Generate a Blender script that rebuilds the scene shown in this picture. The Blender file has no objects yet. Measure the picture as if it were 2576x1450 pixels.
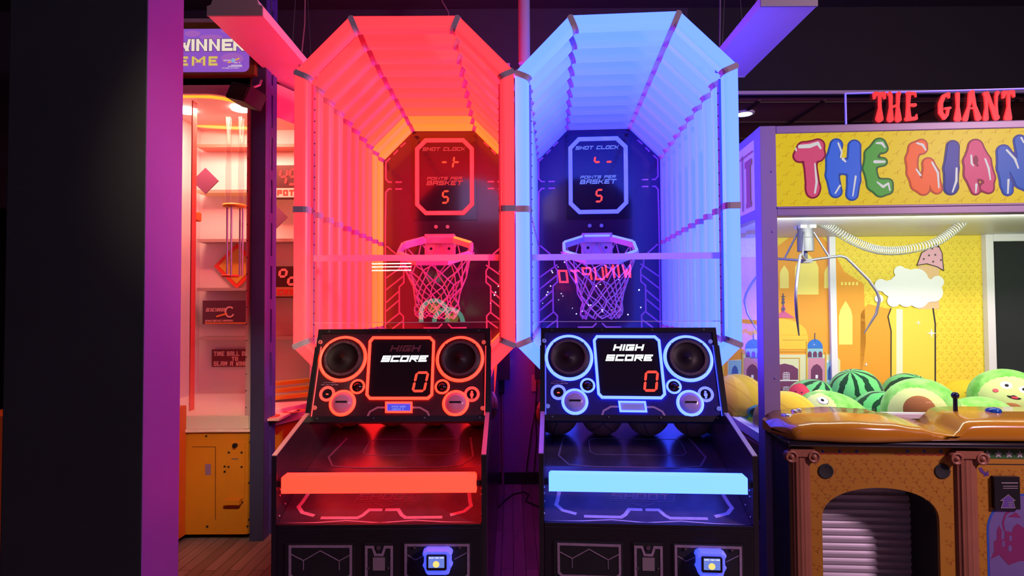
import bpy, math, random
from math import sin, cos, pi, radians
from mathutils import Vector, Matrix
random.seed(7)
SC = bpy.context.scene
C = SC.collection

# ------------------------------------------------------------------ camera
F, PIT, ROL, CH = 1480.0, 0.0277, -0.0054, 1.6       # focal length in pixels of a 2576 x 1450 frame
cam = bpy.data.cameras.new('camera'); cam.sensor_width = 36.0; cam.lens = 36.0*F/2576; cam.clip_start = .05
co = bpy.data.objects.new('camera', cam); C.objects.link(co)
_f = Vector((0, cos(PIT), sin(PIT))); _u = Vector((0, -sin(PIT), cos(PIT))); _r = Vector((1, 0, 0))
_R = cos(ROL)*_r + sin(ROL)*_u; _U = cos(ROL)*_u - sin(ROL)*_r
co.matrix_world = Matrix(((_R.x, _U.x, -_f.x, 0), (_R.y, _U.y, -_f.y, 0), (_R.z, _U.z, -_f.z, CH), (0, 0, 0, 1)))
SC.camera = co
# ------------------------------------------------------------------ world, exposure, fill lights
w = bpy.data.worlds.new('night'); SC.world = w; w.use_nodes = True
w.node_tree.nodes['Background'].inputs[0].default_value = (.25, .15, .6, 1)
w.node_tree.nodes['Background'].inputs[1].default_value = .010
SC.view_settings.view_transform = 'Standard'; SC.view_settings.look = 'None'
SC.view_settings.gamma = 1; SC.view_settings.exposure = 0; SC.view_settings.use_curve_mapping = False
SC.cycles.use_denoising = True; SC.cycles.use_adaptive_sampling = True; SC.cycles.adaptive_threshold = .05; SC.cycles.use_light_tree = True
SC.cycles.max_bounces = 6; SC.cycles.diffuse_bounces = 3; SC.cycles.glossy_bounces = 3
SC.cycles.transparent_max_bounces = 16; SC.cycles.sample_clamp_indirect = 6
SC.cycles.caustics_reflective = False; SC.cycles.caustics_refractive = False


def area(name, loc, size, power, col, target=None, sy=None):
    l = bpy.data.lights.new(name, 'AREA'); l.energy = power; l.color = col; l.size = size
    if sy: l.shape = 'RECTANGLE'; l.size_y = sy
    o = bpy.data.objects.new(name, l); C.objects.link(o); o.location = loc
    d = (Vector(target)-Vector(loc)) if target else Vector((0, 0, -1))
    o.rotation_euler = d.to_track_quat('-Z', 'Y').to_euler()
    return o


# added fill lights in place of unseen hall lamps: claw machine, room, ticket cabinet
area('hall_fill', (4.2, .2, 3.15), .5, 150, (1, .60, .80), (1.9, 3.2, .5))
area('hall_fill', (-.6, -2.6, 3.9), 1.0, 10, (.55, .38, 1), (0, 3.4, 1))
o = area('hall_fill', (.35, -.3, 3.95), .12, 2.0, (1, .72, .42), (-1.95, 4.05, .55)); o.data.spread = radians(17)


# ------------------------------------------------------------------ pixels to places
def ray(px, py):
    du, dv = px-1288, py-725
    u = cos(ROL)*du+sin(ROL)*dv; v = -sin(ROL)*du+cos(ROL)*dv
    return Vector((u/F, cos(PIT)+sin(PIT)*v/F, sin(PIT)-cos(PIT)*v/F))


def at(px, py, Y):
    d = ray(px, py)
    return Vector((d.x/d.y*Y, Y, CH+d.z/d.y*Y))


class Frame:
    """upright local frame: x right, y back, z up, turned by yaw"""
    def __init__(s, X, Y, yaw):
        s.o = Vector((X, Y, 0)); s.yaw = yaw; s.R = Matrix.Rotation(-yaw, 3, 'Z'); s.Ri = s.R.inverted()

    def loc(s, p): return s.Ri @ (Vector(p)-s.o)

    def hit(s, px, py, p0, n):
        o = s.loc((0, 0, CH)); d = s.Ri @ ray(px, py)
        n = Vector(n); t = n.dot(Vector(p0)-o)/n.dot(d)
        return o+d*t

    def y(s, px, py, y): return s.hit(px, py, (0, y, 0), (0, 1, 0))


class Plane:
    """u right, v up the plane, w out of it (towards the viewer)"""
    def __init__(s, o, u, v):
        s.o = Vector(o); s.u = Vector(u).normalized(); s.v = Vector(v).normalized(); s.n = s.u.cross(s.v)

    def p(s, u, v, w=0): return s.o+s.u*u+s.v*v+s.n*w

    def uv(s, q):
        d = Vector(q)-s.o
        return (d.dot(s.u), d.dot(s.v))

    def px(s, fr, x, y): return s.uv(fr.hit(x, y, s.o, s.n))


# ------------------------------------------------------------------ mesh builder
class MB:
    def __init__(s): s.V = []; s.F = []; s.M = []; s.S = []

    def add(s, vs, fs, m=0, sm=False):
        b = len(s.V); s.V += [tuple(v) for v in vs]
        for f in fs: s.F.append([i+b for i in f]); s.M.append(m); s.S.append(sm)
        return s

    def box(s, x0, x1, y0, y1, z0, z1, m=0):
        v = [(x, y, z) for z in (z0, z1) for y in (y0, y1) for x in (x0, x1)]
        return s.add(v, [(0, 2, 3, 1), (4, 5, 7, 6), (0, 1, 5, 4), (2, 6, 7, 3), (0, 4, 6, 2), (1, 3, 7, 5)], m)

    def loft(s, rings, closed=True, cap=True, m=0, sm=True, loop=False):
        n = len(rings[0]); V = [p for r in rings for p in r]; Fs = []
        K = len(rings)
        for k in range(K if loop else K-1):
            a = k*n; b = ((k+1) % K)*n
            for i in range(n if closed else n-1):
                j = (i+1) % n
                Fs.append((a+i, a+j, b+j, b+i))
        s.add(V, Fs, m, sm)
        if cap and closed and not loop:
            s.add(rings[0], [tuple(range(n))[::-1]], m); s.add(rings[-1], [tuple(range(n))], m)
        return s

    def prism(s, bot, top, m=0):
        n = len(bot)
        return s.add(list(bot)+list(top), [tuple(range(n))[::-1], tuple(range(n, 2*n))] +
                     [(i, (i+1) % n, n+(i+1) % n, n+i) for i in range(n)], m)

    def tube(s, pts, r, n=8, closed=False, m=0, sm=True):
        pts = [Vector(p) for p in pts]; K = len(pts); rings = []
        rr = r if isinstance(r, (list, tuple)) else [r]*K
        up = None
        for k in range(K):
            a = pts[k-1] if (k > 0 or closed) else pts[k]
            b = pts[(k+1) % K] if (k < K-1 or closed) else pts[k]
            t = (b-a).normalized()
            if up is None: up = Vector((0, 0, 1)) if abs(t.z) < .9 else Vector((1, 0, 0))
            e1 = t.cross(up)
            if e1.length < 1e-5: e1 = t.cross(Vector((1, .3, 0)))
            e1.normalize(); e2 = e1.cross(t).normalized(); up = e2
            rings.append([pts[k]+(e1*cos(2*pi*i/n)+e2*sin(2*pi*i/n))*rr[k] for i in range(n)])
        return s.loft(rings, True, True, m, sm, loop=closed)

    def lathe(s, prof, n, o, ax=(0, 0, 1), m=0, sm=True):
        ax = Vector(ax).normalized(); o = Vector(o)
        e1 = ax.cross(Vector((0, 0, 1)) if abs(ax.z) < .9 else Vector((1, 0, 0))).normalized(); e2 = ax.cross(e1)
        rings = [[o+ax*h+(e1*cos(2*pi*i/n)+e2*sin(2*pi*i/n))*max(r, 1e-5) for i in range(n)] for r, h in prof]
        return s.loft(rings, True, False, m, sm)

    def ell(s, c, rad, rot=None, nu=28, nv=16, m=0, pw=1.0):
        c = Vector(c); rot = rot or Matrix.Identity(3); rings = []
        for k in range(nv+1):
            th = -pi/2+pi*k/nv; z = sin(th); q = max(cos(th), 1e-4)
            rings.append([c+rot @ Vector((rad[0]*q*cos(2*pi*i/nu), rad[1]*q*sin(2*pi*i/nu), rad[2]*z)) for i in range(nu)])
        return s.loft(rings, True, False, m, True)

    def build(s, name, mats, parent=None, bevel=0, origin=None):
        me = bpy.data.meshes.new(name)
        V = s.V if origin is None else [tuple(Vector(v)-Vector(origin)) for v in s.V]
        me.from_pydata(V, [], s.F)
        for m in (mats if isinstance(mats, (list, tuple)) else [mats]): me.materials.append(m)
        me.polygons.foreach_set('material_index', s.M); me.polygons.foreach_set('use_smooth', s.S)
        me.update()
        o = bpy.data.objects.new(name, me); C.objects.link(o)
        if origin is not None: o.location = origin
        if parent: o.parent = parent
        if bevel:
            b = o.modifiers.new('bevel', 'BEVEL'); b.width = bevel; b.segments = 2; b.limit_method = 'ANGLE'
        return o


class Flat(MB):
    """shapes raised from a plane"""
    def __init__(s, pl): MB.__init__(s); s.pl = pl

    def poly(s, pts, w0, w1, m=0):
        a = sum(pts[i][0]*pts[(i+1) % len(pts)][1]-pts[(i+1) % len(pts)][0]*pts[i][1] for i in range(len(pts)))
        if a < 0: pts = pts[::-1]
        return s.prism([s.pl.p(u, v, w0) for u, v in pts], [s.pl.p(u, v, w1) for u, v in pts], m)

    def rect(s, u0, u1, v0, v1, w0, w1, m=0): return s.poly([(u0, v0), (u1, v0), (u1, v1), (u0, v1)], w0, w1, m)

    def line(s, pts, wd, w0, w1, closed=False, m=0):
        P = [Vector(p) for p in pts]; K = len(P); h = wd/2; L = []; R = []
        for k in range(K):
            d1 = (P[k]-P[k-1]).normalized() if (k > 0 or closed) else None
            d2 = (P[(k+1) % K]-P[k]).normalized() if (k < K-1 or closed) else None
            if d1 is None: d1 = d2
            if d2 is None: d2 = d1
            n1 = Vector((-d1.y, d1.x)); n2 = Vector((-d2.y, d2.x)); b = (n1+n2)
            b = b.normalized() if b.length > 1e-6 else n1
            q = h/max(b.dot(n1), .35)
            L.append(P[k]+b*q); R.append(P[k]-b*q)
        for k in range(K if closed else K-1):
            j = (k+1) % K
            s.poly([tuple(R[k]), tuple(R[j]), tuple(L[j]), tuple(L[k])], w0, w1, m)
        return s

    def disc(s, cu, cv, r, w0, w1, n=28, m=0, ry=None):
        return s.poly([(cu+r*cos(2*pi*i/n), cv+(ry or r)*sin(2*pi*i/n)) for i in range(n)], w0, w1, m)

    def ring(s, cu, cv, r0, r1, w0, w1, n=48, m=0):
        return s.line([(cu+(r0+r1)/2*cos(2*pi*i/n), cv+(r0+r1)/2*sin(2*pi*i/n)) for i in range(n)], r1-r0, w0, w1, True, m)

    def torus(s, cu, cv, R, r, n=48, k=8, m=0, w=0):
        return s.tube([s.pl.p(cu+R*cos(2*pi*i/n), cv+R*sin(2*pi*i/n), w) for i in range(n)], r, k, True, m)

    def blob(s, pts, w0, w1, m=0, n=18):
        """chain of discs (u, v, r) joined by tapered bars"""
        for i, (u, v, r) in enumerate(pts): s.disc(u, v, r, w0, w1+2e-5*i, n, m)
        for (u0, v0, r0), (u1, v1, r1) in zip(pts, pts[1:]):
            d = Vector((u1-u0, v1-v0))
            if d.length < 1e-6: continue
            d.normalize(); q = Vector((-d.y, d.x))
            s.poly([(u0-q.x*r0, v0-q.y*r0), (u1-q.x*r1, v1-q.y*r1), (u1+q.x*r1, v1+q.y*r1), (u0+q.x*r0, v0+q.y*r0)], w0, w1, m)
        return s

    def union(s, strokes, w0, w1, N=64, k=0.0, m=0):
        """one clean outline round chains of discs (u, v, r): contour of their joint distance field"""
        caps = []
        for pts in strokes:
            if len(pts) == 1: pts = pts*2
            caps += list(zip(pts, pts[1:]))
        us = [p[0]-p[2] for c in caps for p in c]+[p[0]+p[2] for c in caps for p in c]; vs = [p[1]-p[2] for c in caps for p in c]+[p[1]+p[2] for c in caps for p in c]
        h = max(max(us)-min(us), max(vs)-min(vs))/N; u0, v0 = min(us)-2*h, min(vs)-2*h
        nu, nv = int((max(us)-u0)/h)+3, int((max(vs)-v0)/h)+3

        def f(x, y):
            best = 1e9
            for (ax, ay, ar), (bx, by, br) in caps:
                dx, dy = bx-ax, by-ay; L = dx*dx+dy*dy
                t = 0 if L < 1e-12 else max(0, min(1, ((x-ax)*dx+(y-ay)*dy)/L))
                d = math.hypot(x-ax-t*dx, y-ay-t*dy)-(ar+(br-ar)*t)
                if k and abs(best-d) < k: q = k-abs(best-d); best = min(best, d)-q*q/(4*k)
                else: best = min(best, d)
            return best
        G = [[f(u0+i*h, v0+j*h) for i in range(nu)] for j in range(nv)]
        V, ids, Fs, edges = [], {}, [], []

        def vid(key, p):
            if key not in ids: ids[key] = len(V); V.append(p)
            return ids[key]
        for j in range(nv-1):
            for i in range(nu-1):
                c = [(i, j), (i+1, j), (i+1, j+1), (i, j+1)]; val = [G[b][a] for a, b in c]; poly = []
                for q in range(4):
                    (a, b), (a2, b2) = c[q], c[(q+1) % 4]; d1, d2 = val[q], val[(q+1) % 4]
                    if d1 <= 0: poly.append(vid((a, b), (u0+a*h, v0+b*h)))
                    if (d1 <= 0) != (d2 <= 0):
                        t = d1/(d1-d2); poly.append(vid(tuple(sorted(((a, b), (a2, b2)))), (u0+(a+(a2-a)*t)*h, v0+(b+(b2-b)*t)*h)))
                if len(poly) >= 3: Fs.append(poly)
        cnt = {}
        for p in Fs:
            for a, b in zip(p, p[1:]+p[:1]): cnt[(a, b)] = cnt.get((a, b), 0)+1
        n = len(V); out = list(Fs)
        for (a, b) in cnt:
            if (b, a) not in cnt: out.append([a, n+a, n+b, b])
        return s.add([s.pl.p(u, v, w1) for u, v in V]+[s.pl.p(u, v, w0) for u, v in V], out, m)

    def star(s, cu, cv, r, w0, w1, a=0, q=.42, n=5, m=0):
        return s.poly([(cu+r*(1 if i % 2 == 0 else q)*sin(a+i*pi/n), cv+r*(1 if i % 2 == 0 else q)*cos(a+i*pi/n)) for i in range(2*n)], w0, w1, m)

    def text(s, t, u, v, h, lw, th, w0, w1, gap=None, sh=0, m=0):
        """block lettering; u, v lower left, h height, lw letter width, th stroke width"""
        gap = th*1.0 if gap is None else gap
        for ch in t:
            if ch == ' ': u += lw*.6+gap; continue
            g = GL.get(ch, '')
            wd = lw*(.0 if ch in 'I1:.!' else 1)
            hw = th/2
            ns = 0
            for pl in g.split('|'):
                pts = [tuple(map(float, a.split(','))) for a in pl.split()]
                if len(pts) == 1: pts = pts*2
                for (x0, y0), (x1, y1) in zip(pts, pts[1:]):
                    ns += 1; wt = w1+4e-5*ns
                    a = Vector((hw+x0*max(wd-th, 0), hw+y0*(h-th))); b = Vector((hw+x1*max(wd-th, 0), hw+y1*(h-th)))
                    d = b-a
                    if d.length < 1e-6: d = Vector((0, 1e-6))
                    d.normalize()
                    if abs(d.x) > .02 and abs(d.y) > .35:
                        e = hw/abs(d.y); sg = 1 if d.y > 0 else -1; k_ = d.x/d.y*sg*hw
                        P_ = [(a.x-k_-e, a.y-sg*hw), (a.x-k_+e, a.y-sg*hw), (b.x+k_+e, b.y+sg*hw), (b.x+k_-e, b.y+sg*hw)]
                        P_ = [(min(max(x_, 0), wd), y_) for x_, y_ in P_]
                        s.poly([(u+x_+sh*y_, v+y_) for x_, y_ in P_], w0, wt, m); continue
                    q = Vector((-d.y, d.x))*hw; a -= d*hw; b += d*hw
                    s.poly([(u+c.x+sh*c.y, v+c.y) for c in (a-q, b-q, b+q, a+q)], w0, wt, m)
            u += max(wd, th)+gap
        return u

    def twidth(s, t, lw, th, gap=None):
        gap = th if gap is None else gap
        return sum((lw*.6 if ch == ' ' else (th if ch in 'I1:.!' else lw))+gap for ch in t)-gap

    def ctext(s, t, cu, v, h, lw, th, w0, w1, gap=None, sh=0, m=0):
        return s.text(t, cu-s.twidth(t, lw, th, gap)/2-sh*h/2, v, h, lw, th, w0, w1, gap, sh, m)

    def seg(s, on, u, v, h, wd, th, w0, w1, sh=.15, m=0):
        """seven segment digit: on = string of abcdefg"""
        g = th*.12; c = {'a': ((0, 1), (1, 1)), 'b': ((1, 1), (1, .5)), 'c': ((1, .5), (1, 0)), 'd': ((0, 0), (1, 0)),
                         'e': ((0, .5), (0, 0)), 'f': ((0, 1), (0, .5)), 'g': ((0, .5), (1, .5))}
        for k in on:
            (x0, y0), (x1, y1) = c[k]
            a = Vector((x0*wd, y0*h)); b = Vector((x1*wd, y1*h)); d = (b-a).normalized(); q = Vector((-d.y, d.x))*th/2
            a += d*g; b -= d*g
            P = [a, a+d*th/2+q, b-d*th/2+q, b, b-d*th/2-q, a+d*th/2-q]
            s.poly([(u+p.x+sh*p.y, v+p.y) for p in P], w0, w1, m)
        return s


GL = {'A': '0,0 0,1 1,1 1,0|0,.42 1,.42', 'B': '0,0 0,1 .85,1 .85,.5|0,.5 1,.5 1,0 0,0', 'C': '1,1 0,1 0,0 1,0', 'D': '0,0 0,1 .8,1 1,.8 1,.2 .8,0 0,0',
      'E': '1,1 0,1 0,0 1,0|0,.5 .8,.5', 'F': '1,1 0,1 0,0|0,.5 .8,.5', 'G': '1,1 0,1 0,0 1,0 1,.45 .5,.45', 'H': '0,0 0,1|1,0 1,1|0,.5 1,.5',
      'I': '0,0 0,1', 'J': '1,1 1,0 0,0 0,.3', 'K': '0,0 0,1|0,.5 .5,.5 1,1|.5,.5 1,0', 'L': '0,1 0,0 1,0', 'M': '0,0 0,1 .5,.45 1,1 1,0',
      'N': '0,0 0,1 1,0 1,1', 'O': '0,0 0,1 1,1 1,0 0,0', 'P': '0,0 0,1 1,1 1,.45 0,.45', 'R': '0,0 0,1 1,1 1,.5 0,.5|.45,.5 1,0', 'S': '1,1 0,1 0,.5 1,.5 1,0 0,0',
      'T': '0,1 1,1|.5,1 .5,0', 'U': '0,1 0,0 1,0 1,1', 'V': '0,1 .5,0 1,1', 'W': '0,1 .2,0 .5,.6 .8,0 1,1', 'X': '0,0 1,1|0,1 1,0', 'Y': '0,1 .5,.5 1,1|.5,.5 .5,0',
      'Z': '0,1 1,1 0,0 1,0', '0': '0,0 0,1 1,1 1,0 0,0', '1': '0,0 0,1', '4': '0,1 0,.45 1,.45|1,1 1,0', '5': '1,1 0,1 0,.5 1,.5 1,0 0,0', ':': '0,.2|0,.75', '.': '0,0', '-': '0,.5 1,.5',
      '2': '0,1 1,1 1,.5 0,.5 0,0 1,0', '3': '0,1 1,1 1,0 0,0|.2,.5 1,.5'}


# ------------------------------------------------------------------ materials
def lin(r, g, b): return tuple(((c/255)/12.92 if c <= 10 else ((c/255+.055)/1.055)**2.4) for c in (r, g, b))


_mats = {}


def mat(name, col, rough=.5, metal=0, emit=None, est=0, noise=0, nscale=8, bump=0, spec=.5, coat=0):
    if name in _mats: return _mats[name]
    m = bpy.data.materials.new(name); m.use_nodes = True; N = m.node_tree; b = N.nodes['Principled BSDF']
    b.inputs['Base Color'].default_value = (*col, 1); b.inputs['Roughness'].default_value = rough
    b.inputs['Metallic'].default_value = metal; b.inputs['Specular IOR Level'].default_value = spec
    b.inputs['Coat Weight'].default_value = coat; b.inputs['Coat Roughness'].default_value = .06
    if emit: b.inputs['Emission Color'].default_value = (*emit, 1); b.inputs['Emission Strength'].default_value = est
    if noise or bump:
        tc = N.nodes.new('ShaderNodeTexCoord'); nz = N.nodes.new('ShaderNodeTexNoise'); nz.inputs['Scale'].default_value = nscale; nz.inputs['Detail'].default_value = 5
        N.links.new(tc.outputs['Object'], nz.inputs['Vector'])
        if noise:
            mx = N.nodes.new('ShaderNodeMix'); mx.data_type = 'RGBA'
            mx.inputs[6].default_value = (*[c*(1-noise) for c in col], 1); mx.inputs[7].default_value = (*[min(1, c*(1+noise)) for c in col], 1)
            N.links.new(nz.outputs['Fac'], mx.inputs[0]); N.links.new(mx.outputs[2], b.inputs['Base Color'])
        if bump:
            bp = N.nodes.new('ShaderNodeBump'); bp.inputs['Strength'].default_value = bump; bp.inputs['Distance'].default_value = .01
            N.links.new(nz.outputs['Fac'], bp.inputs['Height']); N.links.new(bp.outputs[0], b.inputs['Normal'])
    _mats[name] = m
    return m


def glow(name, col, st=1, base=(.18, .18, .18), rough=.35):
    if any(q in name for q in ('letter', 'sign', 'digit', 'text', 'print')): base = tuple(min(c, .03) for c in base) if not name.startswith('sign_yellow') and not name.startswith('side') else base
    m = mat(name, base, rough, 0, col, st, spec=.08 if any(q in name for q in ('letter', 'sign', 'digit', 'text')) else .5)
    if not any(k in name for k in ('diffuser', 'light_bar', 'panel_ring', 'neon', 'lamp', 'display_outline', 'hoop_led_blue', 'reader_glow')): m.cycles.emission_sampling = 'NONE'
    return m


def glass(name, tint=(1, 1, 1), refl=1.0, ior=1.5):
    if name in _mats: return _mats[name]
    m = bpy.data.materials.new(name); m.use_nodes = True; N = m.node_tree; N.nodes.clear()
    o = N.nodes.new('ShaderNodeOutputMaterial'); t = N.nodes.new('ShaderNodeBsdfTransparent'); g = N.nodes.new('ShaderNodeBsdfGlossy')
    lw = N.nodes.new('ShaderNodeLayerWeight'); lw.inputs['Blend'].default_value = .5; mx = N.nodes.new('ShaderNodeMixShader')
    pw = N.nodes.new('ShaderNodeMath'); pw.operation = 'POWER'; pw.inputs[1].default_value = 5; N.links.new(lw.outputs['Facing'], pw.inputs[0])
    fr = N.nodes.new('ShaderNodeMath'); fr.operation = 'MULTIPLY_ADD'; r0 = ((ior-1)/(ior+1))**2; fr.inputs[1].default_value = 1-r0; fr.inputs[2].default_value = r0; N.links.new(pw.outputs[0], fr.inputs[0])
    t.inputs[0].default_value = (*tint, 1); g.inputs['Roughness'].default_value = .005; g.inputs[0].default_value = (refl, refl, refl, 1)
    N.links.new(fr.outputs[0], mx.inputs[0]); N.links.new(t.outputs[0], mx.inputs[1]); N.links.new(g.outputs[0], mx.inputs[2]); N.links.new(mx.outputs[0], o.inputs[0])
    _mats[name] = m
    return m


def translucent(name, col):
    if name in _mats: return _mats[name]
    m = bpy.data.materials.new(name); m.use_nodes = True; N = m.node_tree; N.nodes.clear()
    o = N.nodes.new('ShaderNodeOutputMaterial'); t = N.nodes.new('ShaderNodeBsdfTranslucent'); d = N.nodes.new('ShaderNodeBsdfDiffuse'); mx = N.nodes.new('ShaderNodeMixShader')
    t.inputs[0].default_value = (*col, 1); d.inputs[0].default_value = (*col, 1); mx.inputs[0].default_value = .6
    N.links.new(t.outputs[0], mx.inputs[1]); N.links.new(d.outputs[0], mx.inputs[2]); N.links.new(mx.outputs[0], o.inputs[0])
    _mats[name] = m
    return m


BLACK = mat('black_laminate', (.012, .011, .014), .32, noise=.3, nscale=30)
BLACKM = mat('matte_black_paint', (.010, .010, .013), .7, noise=.3, nscale=20)
GLOSSB = mat('glossy_black_acrylic', (.016, .012, .018), .12, coat=.4)
BOARDM = mat('backboard_acrylic', (.032, .018, .036), .14, coat=.3)
CLIP = mat('grey_plastic_clip', (.42, .38, .46), .5, noise=.15)
STEEL = mat('brushed_steel', (.45, .45, .48), .35, 1, noise=.1, nscale=40)
CHROME = mat('chrome', (.8, .8, .82), .1, 1)
SCREW = mat('screw_metal', (.35, .33, .36), .35, 1)
WHITEP = mat('white_powder_coat', (.72, .72, .72), .4, noise=.04, nscale=12)
GLASS = glass('clear_glass')
GLASSF = glass('shield_acrylic', refl=1.0, ior=1.62)


# ------------------------------------------------------------------ things
def thing(name, label, cat, loc=(0, 0, 0), rz=0, group=None):
    o = bpy.data.objects.new(name, None); C.objects.link(o); o.empty_display_size = .1
    o.location = loc; o.rotation_euler = (0, 0, rz); tag(o, label, cat, group)
    return o


def tag(o, label, cat, group=None):
    o['label'] = label; o['category'] = cat
    if group: o['group'] = group
    return o


def struct(o): o['kind'] = 'structure'; return o


# ================================================================== the room
def room():
    # floor: dark wood-look planks running away from the camera
    fm = bpy.data.materials.new('plank_floor'); fm.use_nodes = True; N = fm.node_tree; b = N.nodes['Principled BSDF']
    tc = N.nodes.new('ShaderNodeTexCoord'); mp = N.nodes.new('ShaderNodeMapping'); mp.inputs['Rotation'].default_value = (0, 0, pi/2)
    br = N.nodes.new('ShaderNodeTexBrick'); br.inputs['Scale'].default_value = 1; br.inputs['Brick Width'].default_value = 1.2; br.inputs['Row Height'].default_value = .075
    br.inputs['Mortar Size'].default_value = .0025; br.inputs['Color1'].default_value = (.20, .14, .15, 1); br.inputs['Color2'].default_value = (.36, .26, .28, 1); br.inputs['Mortar'].default_value = (.03, .02, .02, 1)
    nz = N.nodes.new('ShaderNodeTexNoise'); nz.inputs['Scale'].default_value = 3; nz.inputs['Detail'].default_value = 8
    mp2 = N.nodes.new('ShaderNodeMapping'); mp2.inputs['Scale'].default_value = (14, 1, 1)
    mx = N.nodes.new('ShaderNodeMix'); mx.data_type = 'RGBA'; mx.blend_type = 'MULTIPLY'; mx.inputs[0].default_value = .5
    N.links.new(tc.outputs['Object'], mp.inputs[0]); N.links.new(mp.outputs[0], br.inputs['Vector'])
    N.links.new(tc.outputs['Object'], mp2.inputs[0]); N.links.new(mp2.outputs[0], nz.inputs['Vector'])
    N.links.new(br.outputs['Color'], mx.inputs[6]); N.links.new(nz.outputs['Fac'], mx.inputs[7]); N.links.new(mx.outputs[2], b.inputs['Base Color'])
    b.inputs['Roughness'].default_value = .42
    struct(MB().box(-6, 6, -3.5, 11, -.1, 0).build('floor', fm))
    CEIL = mat('black_ceiling_paint', (.012, .010, .014), .9, noise=.2)
    struct(MB().box(-6, 6, -3.5, 5.6, 4.3, 4.4).build('ceiling', CEIL))
    WALL = mat('plum_lit_wall', (.24, .13, .32), .7, noise=.08, nscale=3)  # the machines' red and blue light is put into this purple
    DARKW = mat('dark_upper_wall_paint', (.035, .025, .05), .8, noise=.1)
    struct(MB().box(-1.35, 1.62, 5.3, 5.45, 0, 2.5).build('wall_back', WALL))
    struct(MB().box(-6, 1.62, 5.3, 5.45, 2.5, 4.3).build('wall_back_upper', DARKW))
    struct(MB().box(-6, -1.35, 6.4, 6.5, 0, 4.3).build('wall_left_rear', BLACKM))
    struct(MB().box(-1.35, 1.62, 5.275, 5.3, 0, .1).build('baseboard_back', mat('black_rubber_base', (.008, .007, .01), .4)))
    # the near black pier on the left
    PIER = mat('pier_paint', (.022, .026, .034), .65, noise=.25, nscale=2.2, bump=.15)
    PIERS = mat('pier_lit_side', (.22, .05, .30), .6, noise=.12, nscale=4)  # black pier's side face: purple machine light put into its colour
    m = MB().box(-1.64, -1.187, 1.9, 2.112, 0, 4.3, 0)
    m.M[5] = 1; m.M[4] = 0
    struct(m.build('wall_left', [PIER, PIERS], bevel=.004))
    # bulkhead and the lower brown ceiling of the room behind, right
    SO = mat('bulkhead_paint', (.009, .009, .013), .85, noise=.2)
    struct(MB().box(1.62, 6, 5.3, 5.45, 3.52, 4.3).build('wall_right_bulkhead', SO))
    struct(MB().box(1.62, 6, 5.27, 5.3, 3.49, 3.52).build('trim_1', mat('pale_edge_trim', (.42, .38, .5), .5)))
    TILE = mat('brown_ceiling_tile', (.30, .13, .07), .8, noise=.25, nscale=1.2)
    struct(MB().box(1.62, 6, 5.45, 11, 3.50, 3.6).build('ceiling_rear', TILE))
    m = MB()
    for k in range(9): m.box(1.62, 6, 5.5+k*.61, 5.53+k*.61, 3.488, 3.5)
    for k in range(8): m.box(1.7+k*.61, 1.73+k*.61, 5.45, 11, 3.487, 3.499)
    struct(m.build('trim_2', mat('dark_tile_grid', (.06, .03, .02), .6)))
    struct(MB().box(-6, 6, 11, 11.1, 0, 4.3).build('wall_far', mat('far_wall_paint', (.10, .05, .04), .8, noise=.2)))
    struct(MB().box(5.9, 6, -3.5, 11, 0, 4.3).build('wall_right', BLACKM))
    struct(MB().box(-6, -5.9, -3.5, 11, 0, 4.3).build('wall_left_far', BLACKM))
    struct(MB().box(-6, 6, -3.6, -3.5, 0, 4.3).build('wall_front', BLACKM))
    area('rear_room_lamp', (3.6, 8.0, 3.3), 1.4, 26, (1, .62, .36), (3.2, 8.2, 0))


room()


def downlight():
    p = at(1872, 287, 6.9); p.z = 3.5
    d = ray(1872, 287); p = Vector((0, 0, CH))+d*((3.487-CH)/d.z)
    r = thing('downlight', 'round white recessed downlight in the brown ceiling above the claw machine', 'light', p)
    MB().lathe([(.0, .004), (.075, .002), (.078, -.004)], 28, (0, 0, 0), (0, 0, -1)).build('lens', glow('lamp_lens_white', (1, .93, .8), 6), r)
    MB().lathe([(.078, -.01), (.078, .006), (.095, .006), (.1, -.012)], 28, (0, 0, 0), (0, 0, -1)).build('trim_ring', WHITEP, r)


downlight()


def hanging_fixture(px0, px1, py, Y0, Y1, label, name):
    a, b = at(px0, py, Y0), at(px1, py, Y0); z = (a.z+b.z)/2; cx = (a.x+b.x)/2; W = (b.x-a.x)/2
    r = thing(name, label, 'light fixture', (cx, Y0, z), 0, 'white fixtures hanging beside the arches')
    body = mat('white_fixture_enamel', (.78, .76, .8), .45, noise=.04)
    L = Y1-Y0
    pr = [(-W, 0), (W, 0), (W, .055), (W*.86, .062), (W*.78, .10), (-W*.78, .10), (-W*.86, .062), (-W, .055)]
    m = MB(); m.loft([[(x, .012, z_) for x, z_ in pr], [(x, L-.012, z_) for x, z_ in pr]], sm=False); m.build('housing', body, r)
    for y0, y1 in ((0, .012), (L-.012, L)):
        pr2 = [(x*1.012, z_*1.02-.003) for x, z_ in pr]
        MB().loft([[(x, y0, z_) for x, z_ in pr2], [(x, y1, z_) for x, z_ in pr2]], sm=False).build('end_cap', mat('grey_end_cap', (.34, .32, .36), .5), r)
    for y in (L*.25, L*.8):
        for x in (-W*.5, W*.5):
            MB().tube([(x, y, .1), (x*.3, y, 4.3-z)], .003, 5).build('hanger_wire', STEEL, r)


hanging_fixture(521, 659, 38, 3.3, 4.62, 'white hanging light fixture lit pink, left of the red arch', 'hanging_light_fixture')
hanging_fixture(1915, 2057, 14, 3.3, 4.36, 'white hanging light fixture lit blue, right of the blue arch', 'hanging_light_fixture')


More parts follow.
